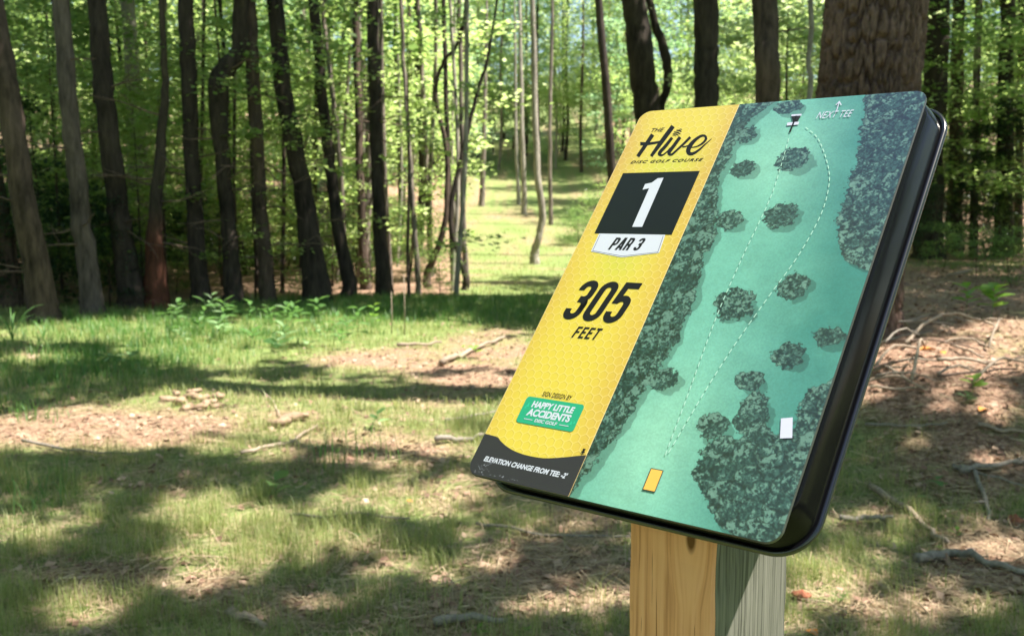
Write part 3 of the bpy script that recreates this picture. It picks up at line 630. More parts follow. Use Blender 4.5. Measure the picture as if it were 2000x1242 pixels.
# ------------------------------------------------------------------ leaves and crowns
def leaf_quads(Pn, size, rg, flat=.5, droop=0):
    """a folded 4-point leaf at each point, mostly level -> V,F (each leaf one island)"""
    n = len(Pn); yaw = rg.random(n) * 6.283; d = np.stack([np.cos(yaw), np.sin(yaw), rg.normal(-droop, flat * .5, n)], 1); d /= np.linalg.norm(d, axis=1)[:, None]
    upv = np.stack([rg.normal(0, flat, n), rg.normal(0, flat, n), np.ones(n)], 1); s = np.cross(d, upv); s /= np.linalg.norm(s, axis=1)[:, None]
    nn = np.cross(s, d); L = size * rg.uniform(.6, 1.25, n)[:, None]; Wd = L * .36
    a = Pn; b = Pn + d * L * .45 + s * Wd + nn * L * .07; c = Pn + d * L; e = Pn + d * L * .45 - s * Wd + nn * L * .07
    V = np.stack([a, b, c, e], 1).reshape(-1, 3); F = np.arange(4 * n).reshape(n, 4); return V, F
def spray_points(n, rad, z0, z1, clumps, rg, flat=.18, csize=.7, taper=0):
    th = rg.random(clumps) * 6.283; z = rg.uniform(z0, z1, clumps); rr_ = rad * np.sqrt(rg.random(clumps)) * (1 - taper * (z - z0) / (z1 - z0))
    c = np.stack([rr_ * np.cos(th), rr_ * np.sin(th), z], 1); k = rg.integers(0, clumps, n); cs = csize * rg.uniform(.5, 1.3, clumps)
    return c[k] + rg.normal(0, 1, (n, 3)) * np.array([1, 1, flat * 2]) * cs[k][:, None] * .55
CROWN = {}
def crown(key, mat, n, rad, z0, z1, clumps, size, seed, flat=.18, csize=.7, taper=0):
    rg = np.random.default_rng(seed); V, F = leaf_quads(spray_points(n, rad, z0, z1, clumps, rg, flat, csize, taper), size, rg)
    CROWN[key] = mesh_np('crown', V, F, M[mat], False)
for i in range(3):
    crown(('under', i), 'leaf', 5200, 2.3, 1.2, 6.0, 60, .12, 100 + i, .14, .55)
    crown(('tall', i), 'leaf', 6000, 3.0, 3.5, 17, 110, .20, 110 + i, .2, .9, .45)
    crown(('tallmid', i), 'leaf_mid', 5600, 3.0, 4, 17, 100, .20, 120 + i, .2, .9, .45)
    crown(('thin', i), 'leaf', 1500, 2.0, 1.0, 5.6, 34, .13, 190 + i, .14, .5)
    crown(('mid', i), 'leaf', 4200, 2.9, 2.2, 9.5, 70, .17, 170 + i, .16, .8, .3)
    crown(('midcool', i), 'leaf_cool', 4000, 2.7, 2.0, 9.0, 64, .17, 180 + i, .16, .8, .3)
    crown(('dark', i), 'leaf_dark', 6500, 1.4, .15, 3.6, 70, .085, 130 + i, .2, .4, .6)
    crown(('cool', i), 'leaf_cool', 6400, 2.8, 2.0, 14, 110, .19, 140 + i, .18, .8, .3)
    crown(('high', i), 'leaf_mid', 4200, 3.0, 8, 15, 60, .22, 150 + i, .2, .9, .3)
    crown(('low', i), 'leaf_mid', 2600, 1.3, .1, 2.2, 40, .09, 160 + i, .2, .4, .2)

def trunk_part(parent, P, Rr, mat, sides=10, seed=0, flare=True, name='trunk', k=7, jitter=.08):
    """P in world space; made local to the parent's location"""
    P = np.asarray(P, float); Q = catmull(np.column_stack([P, Rr]), k); o = np.array(parent.location)
    rg = np.random.default_rng(seed); Q[1:-1, :2] += rg.normal(0, .008, (len(Q) - 2, 2))
    V, F = tube(Q[:, :3] - o, Q[:, 3], sides, jitter, seed)
    me = mesh_np(name, V, F, mat, True); return obj(name, me, parent)
def dead_branches(root, P, Rr, spec, seed):
    rg = np.random.default_rng(seed); o = np.array(root.location); P = np.asarray(P, float)
    for (z, dirx, L) in spec:
        z = z + o[2]; x = np.interp(z, P[:, 2], P[:, 0]); y = np.interp(z, P[:, 2], P[:, 1]); r = np.interp(z, P[:, 2], Rr)
        d = np.array([dirx, rg.uniform(-.9, -.1), rg.uniform(-.15, .15)]); d /= np.linalg.norm(d); pts = [np.array([x, y, z])]
        for k in range(5): d = d + rg.normal(0, .16, 3); d /= np.linalg.norm(d); pts.append(pts[-1] + d * L / 5)
        V, F = tube(np.array(pts) - o, np.linspace(min(r * .28, .015), .004, 6), 6)
        mb = MB(); mb.add(V, F)
        for q in range(2):
            s0 = pts[2 + q]; d2 = d + rg.normal(0, .5, 3); d2 /= np.linalg.norm(d2); V, F = tube(np.array([s0, s0 + d2 * L * .18, s0 + d2 * L * .3 + rg.normal(0, .02, 3)]) - o, [.006, .005, .003], 5); mb.add(V, F)
        mb.build('dead_branch', M['dead_branch'], root, True)
def photo_tree(name, pts, wpx, mat, label, top=12.0, base=None, crown_key=None, twigs=(), seed=0, sides=12, cat='tree', group=None, dist=None, curve=True):
    """a trunk through pixels of the photograph, standing where its foot meets the ground"""
    b = at(*pts[-1]) if dist is None else at_depth(pts[-1][0], pts[-1][1], dist); d = b[1]
    b[2] = terrain(b[0], b[1])
    P = [b - np.array([0, 0, .1])]; Rr = [wpx[-1] / FPX * d / 2 * 1.35]; P.append(b + np.array([0, 0, .28])); Rr.append(wpx[-1] / FPX * d / 2 * 1.03)
    for (p, w_) in list(zip(pts, wpx))[-2::-1]:
        q = at_depth(*p, d + random.uniform(-.1, .1)); P.append(q); Rr.append(w_ / FPX * d / 2)
    v = P[-1] - P[-2]; v /= v[2]; t = (top - P[-1][2])
    v[:2] = np.clip(v[:2], -.12, .12)
    if t > 1: P.append(P[-1] + v * t * .5); Rr.append(Rr[-1] * .8); P.append(P[-1] + v * t * .5); Rr.append(Rr[-1] * .5)
    root = empty(name, tuple(b), 0, label, cat, group)
    trunk_part(root, P, Rr, M[mat], sides, seed)
    if twigs: dead_branches(root, P, Rr, twigs, seed + 1)
    if crown_key:
        tp = P[-1]; c = obj('crown', CROWN[crown_key], root); c.location = (tp[0] - b[0], tp[1] - b[1], 0); c.rotation_euler = (0, 0, seed * 1.3); c.scale = (1, 1, 1)
    return root
H = ('high', 0), ('high', 1), ('high', 2)
TREES = [
 ('hardwood_tree', [(-12, 0), (18, 200), (52, 420), (85, 625)], [36, 42, 46, 54], 'bark_brown', 'leaning grey-brown barked tree at the far left edge of the photo', H[0], ()),
 ('hardwood_tree', [(118, 0), (135, 200), (158, 420), (180, 612)], [32, 33, 36, 42], 'bark_mid', 'tall smooth pinkish grey trunk, second tree from the left edge', H[1], ((1.2, .8, .7),)),
 ('hardwood_tree', [(188, 0), (208, 220), (235, 440), (257, 600)], [34, 38, 42, 50], 'bark_dark', 'straight near-black trunk just right of the smooth pinkish trunk', H[2], ((2.6, -.9, .8), (3.2, .8, .9))),
 ('hardwood_tree', [(318, 60), (322, 200), (302, 430), (306, 600)], [12, 16, 28, 46], 'bark_red', 'tree with swollen reddish brown trunk base in the left woods', None, ((1.0, .9, .8),)),
 ('hardwood_tree', [(362, 0), (368, 140), (378, 380), (392, 592)], [28, 30, 30, 36], 'bark_dark', 'dark slim trunk between reddish-based tree and crooked tree', H[1], ((2.2, .9, .9), (1.6, .8, .6))),
 ('crooked_tree', [(472, 0), (466, 100), (428, 160), (434, 300), (448, 450), (456, 592)], [30, 32, 40, 30, 30, 36], 'bark_dark', 'dark crooked tree whose trunk kinks sharply sideways high up', H[2], ((1.9, .9, .7), (1.3, -.8, .8))),
 ('hardwood_tree', [(488, 0), (494, 150), (508, 380), (522, 590)], [24, 26, 26, 32], 'bark_brown', 'brown trunk with many short dead twigs right of crooked tree', H[0], ((.7, .9, .9), (1.1, -.9, .8), (1.5, .9, .9), (1.75, -.9, .7), (2.1, .9, .7), (2.7, .8, .6), (.9, .9, 1.1))),
 ('hardwood_tree', [(536, 0), (556, 190), (594, 380), (618, 588)], [30, 34, 38, 54], 'bark_dark', 'large dark trunk bending to the left as it rises, brown flared foot', H[1], ((2.3, .9, 1.0),)),
 ('hardwood_tree', [(622, 110), (642, 300), (662, 450), (682, 580)], [20, 22, 24, 28], 'bark_dark', 'slim dark leaning trunk right of the large bending trunk', H[0], ((2.6, -.9, 1.0), (3.0, -.6, .7))),
 ('hardwood_tree', [(694, 0), (700, 200), (706, 420), (714, 565)], [13, 15, 16, 20], 'bark_brown', 'thin brown trunk just left of the straight dark pole trunk', None, ()),
 ('hardwood_tree', [(728, 0), (733, 220), (740, 420), (750, 578)], [22, 24, 26, 32], 'bark_dark', 'straight dark pole-like trunk left of the cluster of thin stems', H[2], ((1.2, .8, .6),)),
 ('sapling', [(782, 0), (792, 180), (806, 380), (816, 575)], [7, 8, 9, 11], 'bark_grey', 'very thin grey sapling between pole trunk and stem cluster', None, ()),
 ('sapling', [(905, 40), (868, 120), (850, 180), (872, 300), (868, 440), (836, 562)], [6, 7, 8, 9, 11, 14], 'bark_brown', 'curving sapling at left of the stem cluster beside fairway', None, ()),
 ('sapling', [(866, 0), (872, 200), (878, 400), (886, 556)], [8, 9, 10, 12], 'bark_dark', 'upright dark sapling in the stem cluster beside fairway', None, ()),
 ('sapling', [(962, 60), (930, 190), (896, 330), (880, 440), (908, 566)], [5, 7, 9, 10, 13], 'bark_dark', 'sapling leaning right from the stem cluster beside fairway', None, ()),
 ('sapling', [(896, 0), (902, 240), (904, 420), (910, 560)], [8, 9, 10, 12], 'bark_grey', 'grey upright sapling at right edge of the stem cluster', None, ()),
 ('birch_tree', [(1040, 0), (1044, 190), (1050, 340), (1059, 420), (1050, 470), (1044, 516)], [10, 12, 13, 14, 14, 17], 'bark_pale', 'slender pale tree with a bent foot standing on the sunny fairway', None, ()),
 ('birch_tree', [(1016, 60), (1020, 260), (1024, 420)], [7, 9, 11], 'bark_pale', 'thin white trunk on the fairway left of the bent pale tree', None, ()),
 ('birch_tree', [(1006, 100), (1008, 280), (1013, 400)], [5, 6, 8], 'bark_pale', 'thinnest pale trunk of the pair halfway up the fairway', None, ()),
 ('birch_tree', [(948, 150), (946, 260), (941, 402)], [7, 8, 11], 'bark_grey', 'small grey tree at the left side of the far fairway', None, ()),
 ('birch_tree', [(1078, 60), (1074, 260), (1076, 440)], [6, 7, 9], 'bark_grey', 'thin grey trunk on the right side of the far fairway', None, ()),
 ('hardwood_tree', [(1168, 0), (1182, 150), (1194, 320), (1203, 500)], [14, 16, 18, 22], 'bark_dark', 'slim dark leaning trunk left of the sign at fairway edge', None, ()),
 ('hardwood_tree', [(1238, 0), (1252, 120), (1266, 240), (1290, 545)], [46, 50, 54, 66], 'bark_dark', 'thick dark trunk directly above the left top corner of sign', None, ((2.6, -.6, .5),)),
 ('hardwood_tree', [(1268, 0), (1296, 90), (1304, 160), (1290, 240), (1300, 540)], [14, 18, 17, 15, 20], 'bark_dark', 'wavy thin dark trunk right of the thick trunk above sign', None, ()),
 ('hardwood_tree', [(1380, 0), (1380, 120), (1378, 240), (1376, 560)], [46, 47, 48, 60], 'bark_dark', 'straight dark trunk rising behind the middle of the sign', None, ()),
 ('ivy_clad_tree', [(1494, 0), (1498, 120), (1502, 240), (1510, 560)], [46, 46, 48, 58], 'bark_brown', 'rough leafy trunk left of the big pine behind the sign', None, ((3.0, .7, .6), (3.4, -.7, .6))),
 ('hardwood_tree', [(1582, 0), (1580, 200), (1578, 540)], [10, 11, 14], 'bark_pale', 'thin pale trunk tight against the left side of big pine', None, ()),
 ('hardwood_tree', [(1832, 0), (1826, 150), (1818, 330), (1812, 505)], [44, 44, 46, 54], 'bark_dark', 'black shaded trunk just right of the big pine', None, ((2.4, .9, 1.0), (2.9, .9, .9))),
 ('hardwood_tree', [(1872, 0), (1868, 200), (1862, 495)], [22, 24, 30], 'bark_brown', 'brown trunk second to the right of the big pine', None, ()),
 ('hardwood_tree', [(1912, 0), (1906, 250), (1900, 500)], [12, 13, 16], 'bark_grey', 'thin grey trunk third to the right of the big pine', None, ()),
 ('hardwood_tree', [(1968, 0), (1964, 200), (1958, 500)], [26, 28, 34], 'bark_dark', 'dark trunk near the right edge of the photo', H[1], ()),
 ('hardwood_tree', [(1996, 0), (1992, 250), (1986, 495)], [12, 13, 16], 'bark_brown', 'thin trunk touching the right edge of the photo', None, ()),
 ('hardwood_tree', [(248, 0), (262, 170), (278, 330), (292, 545)], [26, 27, 26, 30], 'bark_pale', 'light grey trunk deep in left woods with broken pale branch stubs', H[0], ((4.0, .9, 1.1), (3.3, .9, 1.2), (2.7, .8, .8))),
 ('hardwood_tree', [(258, 250), (262, 380), (268, 540)], [22, 26, 34], 'bark_pale', 'pale peeling trunk catching the sun in the left woods', H[1], ()),
 ('hardwood_tree', [(-40, 200), (-10, 380), (22, 600)], [36, 40, 48], 'bark_brown', 'shaded brown trunk cut by the left edge of the photo', H[2], ()),
 ('hardwood_tree', [(636, 0), (652, 220), (668, 540)], [10, 11, 14], 'bark_grey', 'thin grey trunk half hidden behind the slim dark leaning trunk', None, ()),
 ('hardwood_tree', [(820, 60), (832, 300), (842, 540)], [8, 9, 12], 'bark_grey', 'thin straight grey trunk behind the curving sapling', None, ()),
]
for i, (nm, pts, wp, mt, lb, ck, tw) in enumerate(TREES):
    if i < 11: tw = tuple(tw) + tuple((random.uniform(.5, 3.6), random.choice((-.95, .95)), random.uniform(.5, 1.2)) for k in range(5))
    photo_tree(nm, pts, wp, mt, lb, 12, None, ck, tw, i, 12)

# the big pine behind the sign: ridged bark modelled in the mesh
def big_pine():
    b = at_depth(1648, 700, 7.2); b[2] = terrain(b[0], b[1]); root = empty('pine_tree', tuple(b), 0, 'massive pine trunk with deep furrowed brown bark behind the sign', 'tree')
    n_t = 330; z = np.concatenate([np.linspace(-.1, 4.2, 300), np.linspace(4.3, 11, 40)]); n_z = len(z); cx = z * .055; r0 = np.interp(z, [-.1, .12, .4, 1.5, 4.5, 11], [.385, .352, .325, .308, .296, .24])
    th = np.linspace(0, 2 * math.pi, n_t, endpoint=False); T, ZZ = np.meshgrid(th, z)
    u_, v_ = T / (2 * math.pi) * 46 + (fbm(np.cos(T) * 3 + ZZ * .4, np.sin(T) * 3 + ZZ * .2, .8, 3, 9) - .5) * 5.0, ZZ * 4.4
    ci, cj = np.floor(u_), np.floor(v_); best = np.full(u_.shape, 9.); sec = np.full(u_.shape, 9.)        # bark plates: cells stretched upwards
    for dx in (-1, 0, 1):
        for dy in (-1, 0, 1):
            gx, gy = ci + dx, cj + dy; px_ = gx + _hash(gx % 46, gy, 1); py_ = gy + _hash(gx % 46, gy, 2); d = np.hypot(u_ - px_, (v_ - py_) * .9)
            sec = np.where(d < best, best, np.minimum(sec, d)); best = np.minimum(best, d)
    ridge = smooth(.02, .22, sec - best); fine = fbm(T * 40, ZZ * 22, 1.0, 3, 19)
    rr_ = r0[:, None] * (1 + .02 * np.sin(T * 3 + ZZ)) + ridge * .046 + (fine - .5) * .03
    V = np.stack([cx[:, None] + rr_ * np.cos(T), rr_ * np.sin(T), ZZ], -1); ix = np.arange(n_t * n_z).reshape(n_z, n_t); nx = np.roll(ix, -1, 1)
    F = np.stack([ix[:-1], nx[:-1], nx[1:], ix[1:]], -1).reshape(-1, 4); obj('trunk', mesh_np('trunk', V, F, bark_mat('pine_bark', (.04, .026, .021), (.23, .145, .12), 26, 12, .8, .012), True), root)
big_pine()

# ------------------------------------------------------------------ woods behind: every tree its own trunk and crown
def px_of(x, y): return 1000 + FPX * x / (y * .994)
rg = np.random.default_rng(42); placed = []
def clear_of_fairway(x, y, m=0):
    k = x / y; return not (-.056 - m < k < .085 + m and y < 62)
BTRUNK = {}
for i, (mt, r) in enumerate((('bark_dark', .13), ('bark_brown', .11), ('bark_grey', .10), ('bark_pale', .085))):
    for j in range(2):
        g2 = np.random.default_rng(i * 7 + j); z = np.array([-.3, .3, 3, 7, 12, 17]); P = np.column_stack([np.cumsum(g2.normal(0, .13, 6)) * .8, np.cumsum(g2.normal(0, .13, 6)) * .8, z]); P[:2, :2] = 0
        Q = catmull(np.column_stack([P, np.array([1.35, 1.05, .95, .8, .55, .2]) * r]), 4); V, F = tube(Q[:, :3], Q[:, 3], 8, .05, j); BTRUNK[(i, j)] = mesh_np('trunk', V, F, M[mt], True)
KINDS = [('tall', 'bright leafy tree'), ('tall', 'bright leafy tree'), ('tallmid', 'deep green tree'), ('cool', 'cool green tree')]
TONE = ['dark', 'brown', 'grey', 'pale']
n_bg = 0
for tries in range(4000):
    y = 17.5 + 62 * rg.random() ** 1.15; x = rg.uniform(-.60, .62) * y
    if not clear_of_fairway(x, y, .012): continue
    if y < 52 and .08 * y < x < .08 * y + (8.5 if y < 36 else 6) and rg.random() < (1 if y < 36 else .8): continue        # low growth only along the sunny side of the fairway
    if any((x - a) ** 2 + (y - b) ** 2 < ((3.1 if y < 36 else 2.4) + y * .012) ** 2 for a, b in placed): continue
    placed.append((x, y)); n_bg += 1
    side = px_of(x, y); kd, kl = KINDS[rg.integers(0, 4)]
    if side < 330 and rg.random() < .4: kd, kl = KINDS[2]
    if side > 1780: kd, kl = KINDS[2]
    if y < 46 and 330 < side < 1780 and not (side < 860 and rg.random() < .5): kd, kl = ('mid', 'airy bright tree') if kd != 'cool' else ('midcool', 'airy cool green tree')
    ti = int(rg.choice(4, p=[.35, .3, .2, .15])); where = 'left of the fairway' if side < 930 else ('beside the fairway' if side < 1250 else ('behind the sign' if side < 1800 else 'at the right edge'))
    deep = 'near' if y < 30 else ('far' if y < 52 else 'farthest')
    root = empty('woodland_tree', (x, y, float(terrain(x, y))), rg.uniform(0, 6.28), f'{kl} with {TONE[ti]} trunk in the {deep} woods {where}', 'tree', f'{deep} woodland trees {where}')
    s = rg.uniform(.85, 1.15); root.scale = (s, s, s * rg.uniform(.9, 1.1))
    obj('trunk', BTRUNK[(ti, int(rg.integers(0, 2)))], root); obj('crown', CROWN[(kd, int(rg.integers(0, 3)))], root)
    if n_bg >= 105: break
for tries in range(400):                       # where the fairway ends in the woods
    y = rg.uniform(64, 88); x = rg.uniform(-.1, .12) * y
    if any((x - a) ** 2 + (y - b) ** 2 < 2.6 ** 2 for a, b in placed): continue
    placed.append((x, y)); n_bg += 1; root = empty('woodland_tree', (x, y, float(terrain(x, y))), rg.uniform(0, 6.28), 'leafy tree in the woods where the fairway ends', 'tree', 'trees closing the far end of the fairway')
    obj('trunk', BTRUNK[(int(rg.integers(0, 4)), int(rg.integers(0, 2)))], root); obj('crown', CROWN[(('tall', 'cool', 'under')[n_bg % 3], int(rg.integers(0, 3)))], root)
    if n_bg >= 140: break
n_un = 0
for tries in range(3000):
    y = 16.5 + 45 * rg.random() ** 1.3; x = rg.uniform(-.58, .60) * y
    if not clear_of_fairway(x, y, .01 + 1.2 / y) or (y < 34 and .08 * y < x < .08 * y + 3.2): continue
    if any((x - a) ** 2 + (y - b) ** 2 < 1.6 ** 2 for a, b in placed): continue
    placed.append((x, y)); n_un += 1; side = px_of(x, y); where = 'left of the fairway' if side < 930 else ('beside the fairway' if side < 1250 else ('behind the sign' if side < 1800 else 'at the right edge'))
    deep = 'near' if y < 26 else 'far'
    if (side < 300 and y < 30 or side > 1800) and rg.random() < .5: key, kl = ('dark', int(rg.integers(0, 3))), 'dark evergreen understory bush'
    else: key, kl = ('under', int(rg.integers(0, 3))), 'leafy bright understory tree with spreading sprays'
    root = empty('understory_tree', (x, y, float(terrain(x, y))), rg.uniform(0, 6.28), f'{kl} in the {deep} woods {where}', 'tree', f'{deep} understory {where}'); s = rg.uniform(.7, 1.15); root.scale = (s, s, s)
    t_ = obj('trunk', BTRUNK[(1, int(rg.integers(0, 2)))], root); t_.scale = (.35, .35, .3); obj('crown', CROWN[key], root)
    if n_un >= 70: break
n_sd = 0
for tries in range(900):                       # the woods run on past both sides of the view
    y = 19 + 44 * rg.random(); x = rg.choice((-1, 1)) * rg.uniform(.64, 1.05) * y
    if any((x - a) ** 2 + (y - b) ** 2 < (2.6 + y * .02) ** 2 for a, b in placed): continue
    placed.append((x, y)); n_sd += 1; wh = 'left' if x < 0 else 'right'
    root = empty('woodland_tree', (x, y, float(terrain(x, y))), rg.uniform(0, 6.28), f'leafy tree in the woods just past the {wh} edge of the photo', 'tree', f'woods past the {wh} edge')
    obj('trunk', BTRUNK[(n_sd % 4, n_sd % 2)], root); obj('crown', CROWN[(('mid', 'midcool', 'under', 'thin')[n_sd % 4], n_sd % 3)], root)
    if n_sd >= 36: break
n_sp = 0
for tries in range(600):
    y = rg.uniform(16.2, 27); x = rg.uniform(-.56, -.05) * y
    if any((x - a) ** 2 + (y - b) ** 2 < .7 ** 2 for a, b in placed): continue
    placed.append((x, y)); n_sp += 1; side = px_of(x, y); where = 'among the leftmost trunks' if side < 420 else ('among the crooked and bending trunks' if side < 700 else 'near the stem cluster')
    root = empty('slender_sapling', (x, y, float(terrain(x, y))), rg.uniform(0, 6.28), f'bare slender sapling {where} in the shaded woods', 'tree', f'slender saplings {where}')
    q = rg.uniform(.28, .55); t_ = obj('trunk', BTRUNK[(int(rg.integers(0, 4)), n_sp % 2)], root); t_.scale = (q, q, .75); t_.rotation_euler = (rg.normal(0, .05), rg.normal(0, .05), 0)
    if n_sp >= 38: break
n_fr = 0
for tries in range(400):
    y = rg.uniform(15.9, 21); x = rg.uniform(-.52, -.09) * y; side = px_of(x, y)
    if any((x - a) ** 2 + (y - b) ** 2 < .8 ** 2 for a, b in placed): continue
    placed.append((x, y)); n_fr += 1; where = 'between the leftmost trunks' if side < 420 else ('between the crooked and bending trunks' if side < 700 else 'beside the pole-like trunk')
    root = empty('understory_tree', (x, y, float(terrain(x, y))), rg.uniform(0, 6.28), f'small leafy tree spreading thin sprays {where}', 'tree', f'small leafy trees {where}'); q = rg.uniform(.6, .95); root.scale = (q, q, q)
    t_ = obj('trunk', BTRUNK[(1, n_fr % 2)], root); t_.scale = (.3, .3, .3); obj('crown', CROWN[('thin', n_fr % 3)], root)
    if n_fr >= 14: break
n_lo = 0
for tries in range(1200):
    y = rg.uniform(16.3, 30); k = rg.uniform(-.56, -.07); x = k * y; side = px_of(x, y)
    if any((x - a) ** 2 + (y - b) ** 2 < .75 ** 2 for a, b in placed): continue
    placed.append((x, y)); n_lo += 1; dk = rg.random() < (.38 if side < 420 else .2); where = 'behind the leftmost trunks' if side < 420 else ('behind the crooked and bending trunks' if side < 700 else 'left of the fairway edge')
    root = empty('undergrowth_bush', (x, y, float(terrain(x, y))), rg.uniform(0, 6.28), ('dark evergreen bush' if dk else 'low leafy bush') + f' in shaded undergrowth {where}', 'bush', f'undergrowth {where}'); s = rg.uniform(.5, .95); root.scale = (s, s, s * rg.uniform(.6, 1.0))
    t_ = obj('trunk', BTRUNK[(1, n_lo % 2)], root); t_.scale = (.2, .2, .1); obj('crown', CROWN[('dark' if dk else 'low', n_lo % 3)], root)
    if n_lo >= 58: break
# woods that close the clearing behind and beside the camera (they darken its edges and mirror in the black tray)
n_ring = 0
for tries in range(900):
    a = rg.uniform(0, 6.283); d = rg.uniform(9.5, 24); x = d * math.cos(a) + .5; y = d * math.sin(a) + 3
    if y > 1 and abs(x) < y * .62 + 1.6: continue
    if 5 < x < 13.5 and y > .5: continue
    if any((x - p) ** 2 + (y - q) ** 2 < 2.1 ** 2 for p, q in placed): continue
    placed.append((x, y)); n_ring += 1; k = n_ring % 3; wh = 'right of' if x > 6 else ('left of' if x < -6 else 'behind')
    root = empty('woodland_tree', (x, y, float(terrain(x, y))), rg.uniform(0, 6.28), f'leafy tree closing the woods {wh} the camera outside the view', 'tree', f'woods {wh} the camera'); s = rg.uniform(.75, 1.0); root.scale = (s, s, s)
    obj('trunk', BTRUNK[(n_ring % 3, n_ring % 2)], root); obj('crown', CROWN[(('tallmid', 'under', 'cool')[k], n_ring % 3)], root)
    if n_ring >= 55: break
# dark bushes at the foot of the tree line, left and right
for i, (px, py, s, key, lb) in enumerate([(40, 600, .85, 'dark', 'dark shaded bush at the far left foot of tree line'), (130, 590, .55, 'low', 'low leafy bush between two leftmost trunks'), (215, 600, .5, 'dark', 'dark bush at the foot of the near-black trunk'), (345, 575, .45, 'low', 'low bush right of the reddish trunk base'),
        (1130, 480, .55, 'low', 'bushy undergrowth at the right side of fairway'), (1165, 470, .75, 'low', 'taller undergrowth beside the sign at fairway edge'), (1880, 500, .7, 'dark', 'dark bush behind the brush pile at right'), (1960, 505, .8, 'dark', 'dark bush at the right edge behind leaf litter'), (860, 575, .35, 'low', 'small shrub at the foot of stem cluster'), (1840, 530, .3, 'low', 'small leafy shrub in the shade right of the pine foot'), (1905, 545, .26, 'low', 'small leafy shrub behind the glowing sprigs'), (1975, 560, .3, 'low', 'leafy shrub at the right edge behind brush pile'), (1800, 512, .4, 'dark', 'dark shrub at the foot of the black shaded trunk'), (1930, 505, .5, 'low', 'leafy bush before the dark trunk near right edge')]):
    b = at(px, py); root = empty('bush', tuple(b), i * 1.7, lb, 'bush'); root.scale = (s, s, s); t_ = obj('trunk', BTRUNK[(1, i % 2)], root); t_.scale = (.25, .25, .1); obj('crown', CROWN[(key, i % 3)], root)

# ------------------------------------------------------------------ added out-of-view trees: leaves set sunward of shaded ground, gaps left over sunlit patches
def shade_canopy():
    rg = np.random.default_rng(11); pts = []
    N = 190000; gx = rg.uniform(-9.5, 7.5, N); gy = rg.uniform(1.4, 17, N); L = lit_amount(gx, gy)
    dens = fbm(gx, gy, 1.1, 3, 91); keep = (np.abs(gx) < .56 * gy + 1.2) & (L < .40) & (rg.random(N) < np.clip(.55 + (dens - .35) * 1.6, .2, .98)); gx, gy = gx[keep], gy[keep]
    hgt = 7.5 + 5.0 * fbm(gx, gy, 1.5, 2, 92) + rg.normal(0, .35, len(gx)); t = (hgt - terrain(gx, gy)) / S[2]
    P = np.stack([gx + S[0] * t, gy + S[1] * t, hgt], 1)
    roots = np.array([(4.5, 4.0), (8.8, 3.0), (12.5, 6.5), (7.5, 9.5), (13.5, 12.5), (1.8, 10.5), (9.5, 17.5), (3.5, 19.0)])
    # move trunks that would stand inside the picture out of it
    roots = np.array([(6.2, 4.2), (9.5, 2.0), (12.5, 6.5), (9.0, 10.5), (14.5, 12.5), (-1.5, -1.5), (12.5, 18.5), (-11.0, 9.0)])
    own = np.argmin(((P[:, None, :2] - roots[None]) ** 2).sum(2), 1)
    lab = ['tall tree right of the clearing nearest the camera', 'tall tree at the right standing level with the sign', 'tall tree far right beside the clearing', 'tall tree right of the clearing near the big pine', 'tall tree right of the woods edge', 'tall tree close behind the camera', 'tall tree right of the rear woods', 'tall tree left of the clearing']
    for k, (x, y) in enumerate(roots):
        q = P[own == k]
        if len(q) < 50: continue
        z0 = float(terrain(x, y)); root = empty('canopy_tree', (x, y, z0), 0, lab[k], 'tree', 'tall trees around the clearing')
        c = q.mean(0); Pk = np.array([(x, y, z0 - .1), (x, y, z0 + .4), (x * .9 + c[0] * .1, y * .9 + c[1] * .1, 4.5), (x * .6 + c[0] * .4, y * .6 + c[1] * .4, 9), (*c[:2], 12)]); trunk_part(root, Pk, [.3, .24, .2, .15, .06], M['bark_brown'], 12, k)
        V, F = leaf_quads(q - np.array(root.location), .16, rg, .45); obj('crown', mesh_np('crown', V, F, M['leaf_mid'], False), root)
shade_canopy()
def sky_blocking_crown():  # unseen crown added to block sky fill and its reflection in the plate
    rg = np.random.default_rng(23); N = 17000; x = rg.uniform(-12, -3.3, N); y = rg.uniform(-2.5, 5.5, N); k = fbm(x, y, 1.2, 3, 5) > .42; x, y = x[k], y[k]; z = 7.6 + 2.6 * fbm(x, y, 1.4, 2, 6) + rg.normal(0, .3, len(x))
    root = empty('canopy_tree', (-7.0, -2.5, float(terrain(-7.0, -2.5))), 0, 'tall tree behind and left of the camera spreading over the clearing', 'tree', 'tall trees around the clearing')
    trunk_part(root, np.array([(-7.0, -2.5, -.1), (-7, -2.4, 3), (-6.8, -1, 7), (-6.6, 1, 10)]), [.28, .22, .18, .07], M['bark_brown'], 12, 3)
    V, F = leaf_quads(np.stack([x, y, z], 1) - np.array(root.location), .2, rg, .45); obj('crown', mesh_np('crown', V, F, M['leaf_mid'], False), root)
sky_blocking_crown()

